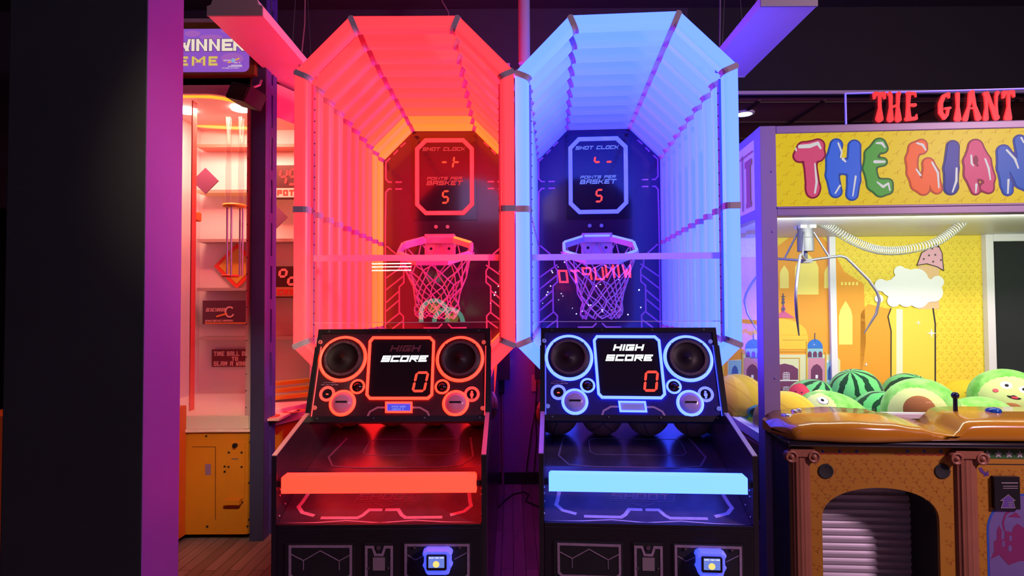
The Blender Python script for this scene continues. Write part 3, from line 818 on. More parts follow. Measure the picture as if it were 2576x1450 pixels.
def balls():
    bm = mat('basketball_rubber', (.30, .10, .035), .55, noise=.15, nscale=60, bump=.3)
    seam = mat('ball_seam', (.01, .01, .01), .6)
    R = .118
    def ramp_z(y): return .80+.066/.357*(y+.217) if y < .14 else .866+(.955-.866)/.48*(y-.14)
    proto = None
    for fr, y, xs, hue in ((RED, .30, (-.372, -.124, .124, .372), 'red'), (BLU, .16, (-.374, -.126, .122, .37), 'blue')):
        for i, x in enumerate(xs):
            nrm = .187 if y < .14 else .185
            z = ramp_z(y)+R*math.sqrt(1+nrm*nrm)
            p = fr.R @ Vector((x, y, z))+fr.o
            place = ('at the left end', 'second from the left', 'second from the right', 'at the right end')[i]
            lab = 'orange basketball %s of the row under the %s scoreboard' % (place, hue)
            if proto is None:
                r = thing('basketball', lab, 'ball', p, 0, 'basketballs waiting on the ramps')
                b = MB().ell((0, 0, 0), (R, R, R), None, 40, 24).build('ball_skin', bm, r)
                s = MB()
                for ax in range(3):
                    s.tube([(R*1.0*cos(t), R*1.0*sin(t), 0) if ax == 0 else ((R*cos(t), 0, R*sin(t)) if ax == 1 else (0, R*cos(t), R*sin(t))) for t in [2*pi*k/40 for k in range(40)]], .0022, 5, True)
                s.build('ball_seams', seam, r); proto = r
            else:
                r = proto.copy(); C.objects.link(r); r.location = p; r['label'] = lab
                for ch in list(proto.children):
                    c = ch.copy(); C.objects.link(c); c.parent = r
            r.rotation_euler = (.4*i, .3+.5*i, .2*i)


balls()
# ================================================================== claw machine
CL = Frame(1.405, 3.3, .065)
CW, CD = 2.75, 1.42
FP = Plane((0, 0, 0), (1, 0, 0), (0, 0, 1))
BW = Plane((0, CD-.09, 0), (1, 0, 0), (0, 0, 1))
SP = Plane((0, 0, 0), (0, -1, 0), (0, 0, 1))


def h1(x, y): return FP.px(CL, 1820+x/3.407, 200+y/3.407)      # header close-up
def w1(x, y): return BW.px(CL, 1900+x/3.81, 500+y/3.81)        # upper art close-up
def w2(x, y): return BW.px(CL, 1800+x/3.32, 820+y/3.32)        # lower art close-up


def star_print(pl, u0, u1, v0, v1, step, r, avoid=None):
    """small printed star outlines: two short strokes each, as on the machine's wrap"""
    f_ = Flat(pl); row = 0; v = v0; full = step < .07
    while v < v1:
        u = u0+(step/2 if row % 2 else 0)
        while u < u1:
            if avoid is None or not avoid(u, v):
                if full:
                    a0 = .25+.1*sin(u*37+v*11)
                    P = [(u+r*(1.05 if i % 2 == 0 else .45)*sin(a0+i*pi/5), v+r*(1.05 if i % 2 == 0 else .45)*cos(a0+i*pi/5)) for i in range(10)]
                    f_.line(P[1:7], r*.13, 0, .0009); f_.line(P[7:], r*.07, 0, .0009)
                else:
                    f_.line([(u-r, v-r*.3), (u-r*.1, v+r*.05)], r*.12, 0, .0009); f_.line([(u+r*.0, v-r*.5), (u+r*.1, v+r*.35), (u+r*.85, v+r*.8)], r*.12, 0, .0009)
            u += step
        v += step*.72; row += 1
    return f_


def claw_machine():
    root = thing('claw_machine', 'giant claw machine in a purple lit frame with a yellow lettered header and orange base', 'claw machine', CL.o, -CL.yaw)
    FR = mat('frame_powder_coat', (.27, .20, .34), .4, noise=.05)
    z = lambda px, py, y=0: CL.y(px, py, y).z
    zt, zs1, zs0, zl, zg = z(2100, 313), z(2100, 333), z(2100, 518), z(2100, 541), z(2100, 1043)
    xp = CL.y(1958, 700, 0).x
    # posts
    for x0, x1, y0, y1 in ((0, xp, 0, .10), (CW-xp, CW, 0, .10), (0, .08, CD-.08, CD), (CW-.08, CW, CD-.08, CD)):
        m = MB().box(x0, x1, y0, y1, 0, zt)
        if y0 == 0: 
            for zz in (.98, 1.18, 2.0, 2.34): m.lathe([(.007, 0), (.007, .003), (0, .004)], 10, (x0+xp*.7 if x0 == 0 else x0+xp*.3, 0, zz), (0, -1, 0), 0)
        m.build('corner_post', FR, root, bevel=.016 if y0 == 0 else .005)
    # header
    m = MB().box(xp, CW-xp, 0, .09, zs1, zt); m.build('top_rail', FR, root, bevel=.006)
    m = MB().box(xp, CW-xp, .0, .09, zl, zs0-.012); m.box(xp, CW-xp, -.006, .09, zs0-.012, zs0); m.build('lower_rail', FR, root, bevel=.003)
    MB().box(.03, CW-.03, .09, CD-.02, zt-.04, zt-.01).build('roof_panel', WHITEP, root)
    MB().box(xp, CW-xp, .10, CD-.10, zl+.02, zl+.04).build('ceiling_panel', WHITEP, root)
    yel = glow('sign_yellow_backlit', (.62, .46, .010), .95, (.14, .11, .01))
    sg = MB().box(xp, CW-xp, .006, .05, zs0, zs1).build('header_sign', yel, root)
    SPL = Plane((0, .006, 0), (1, 0, 0), (0, 0, 1))
    star_print(SPL, xp+.02, CW-xp-.02, zs0+.02, zs1-.01, .075, .022).build('star_print', glow('sign_star_ink', (.55, .27, .01), .9, (.12, .06, .01)), sg)
    kk = (h1(1000, 0)[0]-h1(0, 0)[0])/1000
    PINK, PINKD = (.62, .06, .16), (.20, .002, .018)
    BLU1, BLU1D = (.02, .12, .68), (.0, .05, .30)
    GRN, GRND = (.06, .32, .035), (.012, .10, .01)
    ORA, ORAD = (.85, .12, .003), (.42, .06, .004)
    NAV, NAVD = (.0, .04, .30), (.0, .02, .13)
    BL2, BL2D = (.005, .10, .48), (.0, .035, .26)
    letters = [('t', PINK, PINKD, [[(655, 655, 46), (690, 590, 46), (760, 585, 50), (812, 565, 44), (820, 640, 42), (815, 660, 36)], [(665, 650, 42), (760, 650, 52), (745, 720, 44), (770, 930, 52), (768, 960, 48)]],
                [[(655, 575, 16), (740, 570, 18), (810, 545, 14), (835, 590, 8)], [(785, 720, 6), (800, 880, 10), (785, 975, 7)], [(622, 590, 7), (624, 610, 6)]]),
               ('h', BLU1, BLU1D, [[(970, 560, 44), (940, 680, 46), (935, 820, 46), (965, 960, 44)], [(1125, 570, 44), (1120, 760, 50), (1120, 860, 46), (1105, 985, 42)], [(960, 740, 60), (1100, 750, 60)]],
                [[(985, 545, 7), (1015, 620, 8), (1005, 670, 6)], [(1135, 830, 8), (1110, 1000, 5)], [(1000, 910, 8), (960, 975, 6)], [(1025, 680, 12), (1048, 705, 6)]]),
               ('e', GRN, GRND, [[(1340, 560, 46), (1270, 640, 46), (1255, 760, 46), (1290, 900, 46), (1350, 950, 44), (1410, 940, 38)], [(1340, 560, 44), (1370, 590, 34)], [(1290, 710, 40), (1370, 705, 28)], [(1300, 900, 44), (1410, 895, 38)]],
                [[(1315, 545, 8), (1360, 545, 12), (1385, 580, 7)], [(1300, 705, 14), (1380, 705, 10)], [(1320, 880, 6), (1370, 920, 11), (1415, 890, 8), (1428, 950, 6)]]),
               ('g', ORA, ORAD, [[(1700, 590, 42), (1700, 560, 36), (1645, 590, 44), (1615, 680, 40), (1625, 800, 40), (1665, 900, 44), (1715, 940, 42)], [(1720, 935, 40), (1750, 820, 34), (1755, 720, 32)], [(1760, 720, 40), (1800, 800, 40), (1825, 920, 38), (1835, 940, 32)]],
                [[(1660, 545, 7), (1710, 560, 11), (1735, 605, 6)], [(1655, 770, 6), (1690, 820, 9)], [(1790, 710, 8), (1840, 800, 9), (1848, 930, 6)]]),
               ('i', NAV, NAVD, [[(1970, 575, 44), (1955, 760, 54), (1955, 920, 48), (1950, 935, 44)]], [[(2000, 760, 8), (1998, 870, 10), (1965, 965, 6)]]),
               ('a', PINK, PINKD, [[(2165, 575, 50), (2115, 700, 44), (2120, 820, 42), (2165, 950, 30)], [(2165, 575, 50), (2235, 700, 50), (2280, 840, 40), (2275, 930, 34), (2240, 925, 30)], [(2130, 790, 50), (2250, 810, 50)]],
                [[(2125, 650, 7), (2130, 720, 9), (2145, 740, 5)], [(2245, 680, 7), (2275, 760, 9), (2290, 860, 5)], [(2170, 900, 10), (2165, 970, 5)]]),
               ('n', BL2, BL2D, [[(2400, 620, 44), (2400, 760, 40), (2430, 900, 40), (2440, 950, 36)], [(2410, 615, 44), (2480, 720, 46), (2560, 880, 44), (2640, 930, 40)], [(2545, 525, 42), (2575, 680, 44), (2640, 900, 44), (2700, 560, 40)]],
                [[(2430, 605, 8), (2500, 680, 10), (2530, 760, 6)], [(2445, 860, 9), (2440, 975, 6)], [(2555, 500, 8), (2576, 540, 6)]]),
               ('t', ORA, ORAD, [[(2740, 610, 46), (2900, 580, 46)], [(2810, 620, 44), (2830, 950, 50)]], [[(2750, 585, 10), (2890, 555, 8)]])]
    for nm, c1, c2, strokes, hi in letters:
        f_ = Flat(SPL); g_ = Flat(SPL); k_ = Flat(SPL)
        f_.union([[(*h1(x, y), (r+15)*kk) for x, y, r in s] for s in strokes], 0, .002, 60, .012); g_.union([[(*h1(x, y), r*kk) for x, y, r in s] for s in strokes], .002, .0035, 60, .012)
        if nm == 'a': g_.disc(*h1(2165, 690), 20*kk, .0035, .0046, 20, 1, 40*kk)
        if nm == 'e': pass
        lt = f_.build('header_letter', glow('letter_rim_%s' % str(c2), c2, .9, (.03, .03, .03)), sg)
        mats = [glow('letter_fill_%s' % str(c1), c1, .9, (.05, .05, .05)), glow('letter_rim_%s' % str(c2), c2, .9, (.03, .03, .03))]
        g_.build('letter_fill', mats, lt); 
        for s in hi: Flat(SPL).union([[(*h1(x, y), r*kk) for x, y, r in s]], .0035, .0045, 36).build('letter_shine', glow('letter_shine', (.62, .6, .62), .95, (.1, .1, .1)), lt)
    # side header
    m = MB().box(.006, .05, .10, CD-.08, zs0, zs1); m.build('side_sign', glow('side_sign_yellow', (.20, .13, .05), .5, (.62, .5, .5)), root)
    for za, zb_, nm in ((zs1, zt, 'side_rail'), (zl-.0, zs0, 'side_rail')):
        MB().box(0, .06, .10, CD-.08, za, zb_).build(nm, FR, root, bevel=.004)
    f_ = Flat(SP)
    for u in (-.32, -.55): f_.rect(u, u+.018, zs0+.02, zs1-.05, 0, .001)
    f_.rect(-1.2, -.12, zs1-.07, zs1-.06, 0, .001); f_.rect(-.24, -.17, zs0+.06, zs1-.14, 0, .001); f_.rect(-.265, -.145, zs1-.14, zs1-.10, 0, .001); f_.rect(-.25, -.16, zs0+.03, zs0+.06, 0, .001)
    f_.build('side_print', mat('side_print_ink', (.45, .16, .06), .6), root)
    # glazing
    MB().box(xp, CW-xp, .03, .036, zg-.02, zl).build('front_glass', GLASS, root)
    zsg = .84
    MB().box(.03, .036, .10, CD-.08, zsg, zs0-.02).build('side_glass', glass('side_acrylic', (.9, .9, 1)), root)
    MB().box(0, .05, .10, CD-.08, .80, zsg+.012).build('side_sill', WHITEP, root)
    MB().box(xp, CW-xp, .0, .06, zg-.022, zg+.004).build('front_sill', WHITEP, root, bevel=.002)
    MB().box(.06, CW-.06, .06, CD-.06, .74, .78).build('prize_deck', mat('deck_green_felt', (.05, .22, .09), .9), root)
    # lower side body
    MB().box(.012, .06, .10, CD-.02, .05, .80).build('side_panel', mat('side_wrap_brown', (.20, .10, .05), .5, noise=.2), root)
    f_ = Flat(SP); f_.poly([(-1.3, .74), (-.1, .79), (-.1, .778), (-1.3, .728)], -.012, -.010); f_.poly([(-1.3, .30), (-.1, .34), (-.1, .31), (-1.3, .27)], -.012, -.010); f_.poly([(-1.3, .24), (-.1, .29), (-.1, .0), (-1.3, .0)], -.012, -.010); f_.build('side_stripe', mat('stripe_ink', (.5, .22, .3), .6), root)
    # ---- back wall with its printed art
    bw = MB().box(.0, CW, CD-.09, CD-.06, .75, zl+.02).build('back_panel', mat('art_yellow', (.80, .62, .045), .55), root)
    # orange wash area and palace
    def art(nm, col, rough=.6): return mat('art_'+nm, col, rough)
    f_ = Flat(BW)
    u0, u1 = w1(120, 0)[0], w1(740, 0)[0]
    f_.poly([w1(60, 560), w1(250, 430), w1(420, 300), w1(600, 330), w1(700, 430), w1(780, 560), w1(850, 700), w1(1040, 820), w1(1060, 1372), w1(1010, 1800), w1(-300, 1800), w1(-300, 560)], 0, .001)
    f_.poly([w1(1010, 1100), w1(1080, 1010), w1(1290, 1060), w1(1300, 1800), w1(1000, 1800)], 0, .001)
    f_.build('orange_print', art('orange', (.78, .33, .02)), bw)
    f_ = Flat(BW)
    ogee = lambda x0, x1, yt, yb: [w1(x0, yb), w1(x0, yt+(yb-yt)*.35), w1(x0+(x1-x0)*.12, yt+(yb-yt)*.2), w1((x0+x1)/2, yt), w1(x1-(x1-x0)*.12, yt+(yb-yt)*.2), w1(x1, yt+(yb-yt)*.35), w1(x1, yb)]
    for a in ((380, 605, 520, 920), (235, 320, 640, 860), (800, 930, 980, 1400), (660, 730, 640, 860)): f_.poly(ogee(*a), .001, .002)
    for x in range(820, 980, 36): f_.poly([w1(x, 830), w1(x+20, 830), w1(x+20, 800), w1(x, 800)], .001, .002)
    f_.build('window_print', art('pale_yellow', (.86, .74, .15)), bw)
    av = lambda u, v: False
    star_print(BW, .02, CW-.3, .9, zl, .062, .020).build('star_print', art('star_ink', (.62, .38, .02)), bw)
    # palace
    f_ = Flat(BW); f_.poly([w2(100, 560), w2(100, 290), w2(215, 280), w2(215, 240), w2(1000, 240), w2(1040, 290), w2(1040, 560)], .001, .003); pal = f_.build('palace_print', art('cream', (.62, .66, .36)), bw)
    f_ = Flat(BW)
    dome = [w2(545+230*cos(t)-10, 80-250*sin(t)*.55) for t in [pi*k/24 for k in range(25)]]
    f_.poly(dome, .003, .004); f_.poly([w2(320, 195), w2(320, 78), w2(770, 78), w2(770, 195)], .003, .004); f_.build('big_dome_print', art('dome_gold', (.82, .52, .035)), pal)
    f_ = Flat(BW); f_.poly([w1(180, 1140), w1(250, 1085), w1(280, 1080), w1(380, 1145)], .004, .005); f_.poly([w1(245, 1060), w1(265, 1100), w1(290, 1060), w1(268, 1000)], .004, .005); f_.build('roof_tip_print', art('tip_pink', (.55, .10, .22)), pal)
    f_ = Flat(BW); f_.line([w1(266, 910), w1(266, 1080)], .006, .004, .006); f_.line([w1(243, 940), w1(290, 940)], .004, .004, .006)
    for yy, rr in ((965, .010), (995, .012), (1060, .012)): f_.disc(*w1(266, yy), rr, .004, .0065, 14)
    for s in (0, 1):
        x = 315 if s == 0 else 828; f_.line([w2(x, 60), w2(x, 130)], .005, .003, .006)
    f_.line([w2(-30+315, 268), w2(110+265, 268)], .008, .004, .005)
    f_.build('spire_print', art('line_dark', (.06, .08, .16)), pal)
    f_ = Flat(BW)
    for x in (315, 828):
        f_.poly([w2(x+66*cos(t), 188-76*sin(t)) for t in [pi*k/16 for k in range(17)]], .004, .006)
    f_.build('small_dome_print', art('dome_blue', (.02, .16, .52)), pal)
    f_ = Flat(BW)
    for x in (315, 828): f_.poly([w2(x-66, 268), w2(x-66, 190), w2(x+66, 190), w2(x+66, 268)], .004, .005)
    for x in (160, 960): f_.poly([w2(x-50, 560), w2(x-50, 290), w2(x+50, 290), w2(x+50, 560)], .0035, .005)
    f_.build('turret_print', art('turret_teal', (.24, .50, .55)), pal)
    f_ = Flat(BW)
    for x in (305, 842): f_.poly([w2(x-70, 560), w2(x-70, 270), w2(x+72, 270), w2(x+72, 560)], .0035, .0048)
    f_.build('wing_print', art('wing_pink', (.56, .25, .33)), pal)
    f_ = Flat(BW); arch = lambda x, hw, yt, yb: [w2(x-hw, yb), w2(x-hw, yt+(yb-yt)*.35), w2(x-hw*.6, yt+(yb-yt)*.12), w2(x, yt), w2(x+hw*.6, yt+(yb-yt)*.12), w2(x+hw, yt+(yb-yt)*.35), w2(x+hw, yb)]
    for x in (305, 842): f_.poly(arch(x, 48, 318, 460), .005, .006)
    f_.poly(arch(575, 112, 315, 450), .004, .006); f_.poly([w2(463, 560), w2(463, 465), w2(687, 465), w2(687, 560)], .004, .006)
    for x in (270, 315, 360, 784, 828, 872): f_.poly(arch(x, 16, 212, 262), .005, .007)
    f_.build('arch_print', art('arch_plum', (.14, .03, .09)), pal)
    f_ = Flat(BW)
    for x in (160, 960): f_.poly(arch(x, 26, 330, 450), .005, .0065)
    f_.build('blue_arch_print', art('arch_blue', (.03, .10, .32)), pal)
    f_ = Flat(BW)
    for cx_, cy_ in ((588, 415), (588, 535)):
        for k in range(5): f_.line([w2(cx_-26+13*k, cy_+38), w2(cx_-26+13*k, cy_-30+abs(k-2)*6)], .003, .006, .007)
        for k in range(4): f_.line([w2(cx_-26, cy_+30-18*k), w2(cx_+26, cy_+30-18*k)], .003, .006, .007)
    f_.line([w2(463, 457), w2(687, 457)], .006, .006, .0075)
    for x in (305, 842): f_.poly([w2(x-10, 440), w2(x-10, 410), w2(x+10, 410), w2(x+10, 440)], .006, .007)
    f_.build('lattice_print', art('lattice_white', (.75, .8, .75)), pal)
    f_ = Flat(BW)
    for x in (222, 378, 760, 918): f_.line([w2(x, 560), w2(x, 130 if x in (378, 760) else 215)], .0105, .005, .007)
    f_.line([w2(560, 118), w2(760, 118)], .006, .005, .006); f_.line([w2(463, 215), w2(760, 215)], .006, .004, .006); f_.line([w2(700, 560), w2(700, 270), w2(440, 270)], .006, .004, .006)
    f_.build('gold_trim_print', art('trim_gold', (.62, .38, .03)), pal)
    # generic tower, cloud and sparkles
    f_ = Flat(BW); f_.poly([w1(1290, 1800), w1(1300, 1250), w1(1275, 1130), w1(1300, 1050), w1(1700, 1050), w1(1722, 1200), w1(1722, 1800)], .001, .003)
    twr = f_.build('tower_print', art('tower_yellow', (.80, .60, .06)), bw)
    f_ = Flat(BW); f_.line([w1(1298, 1800), w1(1300, 1270), w1(1270, 1130), w1(1300, 1050)], .008, .003, .0042); f_.line([w1(1722, 1800), w1(1722, 1200), w1(1700, 1050)], .011, .003, .0042); f_.build('tower_outline_print', art('ink_black', (.02, .015, .02)), twr)
    f_ = Flat(BW); f_.poly([w1(1350, 1800), w1(1350, 1060), w1(1410, 1060), w1(1410, 1800)], .003, .0035); f_.build('tower_sheen_print', art('pale_cream', (.80, .78, .55)), twr)
    f_ = Flat(BW); f_.poly([w1(1560, 1060), w1(1560, 640), w1(1760, 640), w1(1760, 1060)], .002, .0036); f_.build('turret_wall_print', art('turret_tan', (.74, .48, .24)), twr)
    f_ = Flat(BW); cone = [w1(1545, 640), w1(1590, 520), w1(1740, 430), w1(1785, 520), w1(1800, 690), w1(1740, 655), w1(1640, 625)]
    f_.poly(cone, .004, .006); f_.build('cone_roof_print', art('cone_pink', (.72, .38, .48)), twr)
    f_ = Flat(BW)
    for x, y in ((1690, 480), (1745, 460), (1660, 545), (1720, 540), (1775, 590), (1700, 605), (1610, 580)): f_.star(*w1(x, y), .011, .006, .007)
    f_.line(cone, .006, .006, .0068, True); f_.build('roof_star_print', art('ink_black', (.02, .015, .02)), twr)
    f_ = Flat(BW)
    cloud = [(1200, 830, 60), (1290, 860, 80), (1380, 820, 90), (1480, 860, 110), (1540, 780, 110), (1620, 880, 120), (1700, 900, 90), (1560, 960, 90), (1440, 960, 80), (1320, 980, 60), (1740, 800, 60), (1380, 700, 55), (1180, 960, 40), (1440, 740, 70), (1400, 900, 90)]
    kw = (w1(1000, 0)[0]-w1(0, 0)[0])/1000
    f_.union([[(*w1(x, y), r*kw)] for x, y, r in cloud], .007, .0085, 70, .01)
    f_.build('cloud_print', art('cloud_white', (.82, .84, .84)), bw)
    f_ = Flat(BW)
    for x, y, r in ((1685, 1290, .060), (1560, 1190, .035), (690, 1560, .03), (1060, 1590, .028), (560, 1400, .02)):
        f_.star(*w1(x, y), r*.6, .0045, .006, 0, .22, 4)
    f_.build('sparkle_print', art('sparkle_white', (.9, .92, .92)), bw)
    # white interior posts and the rear window
    def yx(px, yl=CD-.12): return CL.y(px, 700, yl).x
    MB().box(yx(2088), yx(2104), CD-.12, CD-.088, .78, zl+.02).build('rear_post', WHITEP, root, bevel=.003)
    x0 = yx(2478)
    zz = CL.y(2500, 608, CD-.12).z
    MB().box(x0, x0+.055, CD-.14, CD-.088, .78, zl+.02).build('rear_post', WHITEP, root, bevel=.003)
    MB().box(x0+.055, CW-.05, CD-.14, CD-.088, zz, zl+.02).build('door_header', WHITEP, root)
    MB().box(x0+.055, CW-.05, CD-.10, CD-.094, .78, zz).build('rear_window', mat('dark_window', (.03, .035, .035), .08), root)
    # ---- claw
    Yc = .62
    def cl(px, py): return CL.y(px, py, Yc)
    top = cl(2025, 545)
    zc = top.z
    MB().box(top.x-.05, top.x+.05, Yc-.05, Yc+.05, zl+.0, zl+.02).build('gantry', mat('gantry_grey', (.5, .5, .52), .4), root)
    M_ = MB()
    hx = top.x; s_ = (cl(2045, 560).x-cl(2005, 560).x)/2
    M_.lathe([(0, zl), (s_, zl), (s_, cl(2025, 565).z), (s_*.95, cl(2025, 566).z), (s_*.95, cl(2025, 598).z), (s_, cl(2025, 600).z), (s_, cl(2025, 633).z), (0, cl(2025, 633).z)], 28, (hx, Yc, 0), (0, 0, 1), 0, False)
    M_.lathe([(.012, cl(2025, 633).z), (.012, cl(2025, 660).z), (0, cl(2025, 660).z)], 12, (hx, Yc, 0))
    M_.box(hx-.03, hx+.03, Yc-.03, Yc+.03, cl(2025, 662).z, cl(2025, 652).z)
    clw = M_.build('claw_head', mat('claw_head_grey', (.12, .12, .15), .45, .2), root)
    for s, a0 in ((1, 0), (1, 2.3), (1, -2.1)):
        pts2 = [(2031, 656), (2085, 648), (2110, 645), (2124, 649), (2140, 665), (2178, 705), (2198, 735), (2204, 755), (2196, 790), (2168, 838)]
        P = [(cl(x, y).x-hx, cl(x, y).z) for x, y in pts2]
        a_ = -.10 if a0 == 0 else a0
        M2 = MB().tube([(hx+q*cos(a_), Yc+q*sin(a_), zz_) for q, zz_ in P], [.009]*9+[.004], 8)
        P2 = [(cl(x, y).x-hx, cl(x, y).z) for x, y in ((2046, 585), (2085, 650))]
        M2.tube([(hx+q*cos(a_), Yc+q*sin(a_), zz_) for q, zz_ in P2], .007, 8)
        M2.build('claw_finger', mat('claw_metal', (.20, .20, .25), .35, .5), clw)
    # coiled cable
    key = [cl(1900+x/3.81, 500+y/3.81) for x, y in ((590, 215), (700, 265), (900, 385), (1080, 465), (1250, 500), (1450, 490), (1700, 430), (1880, 320), (2030, 180))]
    dens = []
    for k in range(len(key)-1):
        for t in range(12):
            t_ = t/12; p0, p1, p2, p3 = key[max(k-1, 0)], key[k], key[k+1], key[min(k+2, len(key)-1)]
            dens.append(.5*((2*p1)+(p2-p0)*t_+(2*p0-5*p1+4*p2-p3)*t_*t_+(3*p1-p0-3*p2+p3)*t_**3))
    Np = 74*9; H = []
    for i in range(Np):
        g = i/(Np-1)*(len(dens)-1.001); k = int(g); p = dens[k].lerp(dens[k+1], g-k); t = (dens[k+1]-dens[k]).normalized()
        e1 = t.cross(Vector((0, 1, 0))).normalized(); e2 = Vector((0, 1, 0)); a = 2*pi*i/9
        H.append(p+(e1*cos(a)+e2*sin(a))*.027)
    MB().tube(H, .0033, 5).build('coiled_cable', mat('coil_plastic', (.42, .44, .42), .4), root)
    # ---- acrylic sign on the roof
    AP = Plane((0, .05, 0), (1, 0, 0), (0, 0, 1))
    def ap(x, y): return AP.px(CL, 1820+x/3.407, 200+y/3.407)
    a0 = ap(1050, 372); a1 = ap(1050, 118)
    pane = MB().box(a0[0], CW-.05, .05, .056, zt, a1[1]).build('acrylic_sign', glass('sign_acrylic', (.93, .93, 1)), root)
    ED = glow('acrylic_edge_blue', (.10, .08, 1.1), 1, (.3, .3, .4))
    m = MB().box(a0[0]-.002, a0[0]+.005, .048, .058, zt, a1[1]); m.box(a0[0], CW-.05, .048, .058, a1[1]-.004, a1[1]+.002); m.box(a0[0]+.02, CW-.05, .048, .060, zt+.006, zt+.011); m.build('edge_glow', ED, pane)
    ka = (ap(1000, 0)[0]-ap(0, 0)[0])/1000
    RL = glow('sign_letter_red', (.92, .03, .03), 1, (.10, .02, .02))
    west = [[[(1328, 340, 42), (1332, 250, 17), (1330, 140, 17)], [(1285, 165, 14), (1290, 130, 24), (1330, 128, 17), (1365, 130, 24), (1372, 165, 14)]],
            [[(1420, 345, 36), (1425, 240, 16), (1425, 150, 20), (1415, 128, 24)], [(1488, 345, 36), (1485, 240, 16), (1488, 150, 20), (1492, 128, 24)], [(1425, 245, 13), (1485, 225, 16)]],
            [[(1575, 335, 30), (1572, 235, 18), (1578, 130, 24)], [(1560, 345, 24), (1640, 340, 18), (1645, 305, 6)], [(1575, 225, 14), (1630, 225, 20)], [(1570, 125, 20), (1630, 125, 14), (1640, 155, 6)]],
            [[(1920, 160, 12), (1915, 130, 20), (1875, 150, 22), (1850, 210, 24), (1850, 290, 24), (1880, 335, 22), (1905, 310, 16), (1915, 255, 16)], [(1885, 255, 12), (1930, 250, 14)]],
            [[(1995, 340, 38), (1997, 240, 17), (1995, 130, 22)]],
            [[(2060, 345, 30), (2090, 240, 15), (2110, 125, 28), (2120, 115, 24)], [(2170, 335, 34), (2140, 230, 18), (2118, 120, 24)], [(2085, 255, 9), (2145, 250, 9)]],
            [[(2235, 340, 30), (2240, 240, 15), (2235, 150, 18), (2225, 128, 20)], [(2325, 330, 34), (2280, 220, 20), (2245, 125, 22)], [(2328, 330, 20), (2325, 230, 13), (2325, 150, 16), (2335, 120, 22)]],
            [[(2425, 335, 42), (2430, 240, 17), (2428, 130, 18)], [(2385, 160, 14), (2390, 120, 24), (2430, 115, 17), (2465, 115, 24), (2475, 150, 14)]]]
    for L_ in west:
        f_ = Flat(AP)
        f_.union([[(*ap(x, y), r*ka*.78) for x, y, r in s] for s in L_], .004, .014, 56)
        f_.build('sign_letter', RL, pane)
    # ---- base
    yb = -.25
    BF = Plane((0, yb, 0), (1, 0, 0), (0, 0, 1))
    def bf(px, py): return BF.px(CL, px, py)
    xb = bf(1988, 1200)[0]; zb0 = bf(2200, 1127)[1]+.014
    OR = mat('base_wrap_orange', (.42, .19, .012), .55, noise=.06)
    aL, aR, aT, aS = bf(2068, 1300)[0], bf(2363, 1300)[0], bf(2200, 1228)[1], bf(2068, 1310)[1]
    cxa = (aL+aR)/2; hw = (aR-aL)/2
    arcp = [(cxa+hw*cos(t), aS+(aT-aS)*sin(t)**.8) for t in [pi*k/28 for k in range(29)]]
    poly = [(xb, .0), (xb, zb0), (CW, zb0), (CW, 0), (aR, 0)]+arcp+[(aL, 0)]
    f_ = Flat(BF); f_.poly(poly, -.02, 0); base = f_.build('base_front', OR, root)
    dark = mat('recess_dark', (.012, .01, .014), .6)
    pr = arcp+[(aL, 0)]; pr = [(aR, 0)]+pr
    m = MB(); 
    m.loft([[BF.p(u, v, -.02) for u, v in pr], [BF.p(u, v, -.25) for u, v in pr]], closed=False, cap=False, sm=False); m.build('arch_reveal', dark, root)
    m = MB(); rings = []
    zz_ = 0.0; k = 0; prof = []
    while zz_ < aT+.02:
        prof += [(zz_, .0), (zz_+.006, -.006), (zz_+.022, -.006), (zz_+.028, .0), (zz_+.036, .004)]; zz_ += .040
    SH = mat('shutter_grey', (.50, .46, .52), .38, .25)
    m.loft([[(aL-.02, -.004+dy, z_) for z_, dy in prof], [(aR+.02, -.004+dy, z_) for z_, dy in prof]], closed=False, cap=False, sm=False)
    m.build('roller_shutter', SH, root)
    MB().box(xb, xb+.03, yb+.02, .0, 0, zb0).build('base_end', mat('base_end_dark', (.06, .04, .05), .5), root)
    # printed stars and borders
    inarch = lambda u, v: (aL-.02 < u < aR+.02 and v < aT+.02 and not (v > aS and ((u-cxa)/hw)**2+((v-aS)/(aT-aS))**2 > 1.15)) or u > bf(2445, 1200)[0] and v > bf(2200, 1165)[1] or (u > bf(2390, 1200)[0] and u < bf(2460, 1200)[0]) or u < bf(2040, 1200)[0]
    star_print(BF, xb+.03, CW-.02, .12, zb0-.08, .062, .021, inarch).build('star_print', mat('base_star_ink', (.36, .12, .008), .6), base)
    f_ = Flat(BF)
    for a, b in ((2053, 2187), (2252, 2385)):
        u0, u1 = bf(a, 1200)[0], bf(b, 1200)[0]; v = bf(2200, 1143)[1]; n = 36
        f_.line([(u0+(u1-u0)*i/n, v+.0025*sin(i*1.2)) for i in range(n+1)], .006, 0, .001)
    f_.build('red_border_print', mat('border_red', (.40, .02, .02), .6), base)
    for px in (2069, 2112, 2155, 2283, 2325, 2367):
        u, v = bf(px, 1136); Flat(BF).poly([(u-.009, v), (u, v-.010), (u+.009, v), (u, v+.010)], 0, .001).build('diamond_print', mat('border_blue', (.02, .08, .30), .6), base)
    for px in (2077, 2370):
        u, v = bf(px, 1186); f_ = Flat(BF); f_.lathe([(.038, 0), (.038, .004), (.034, .006), (.030, .003), (0, .003)], 32, BF.p(u, v), BF.n); f_.build('base_speaker', mat('speaker_mesh_black', (.012, .012, .014), .6, bump=.6, nscale=300), root)
    # fluted columns with scroll capitals
    COL = mat('column_terracotta', (.30, .11, .06), .45, noise=.15, nscale=10)
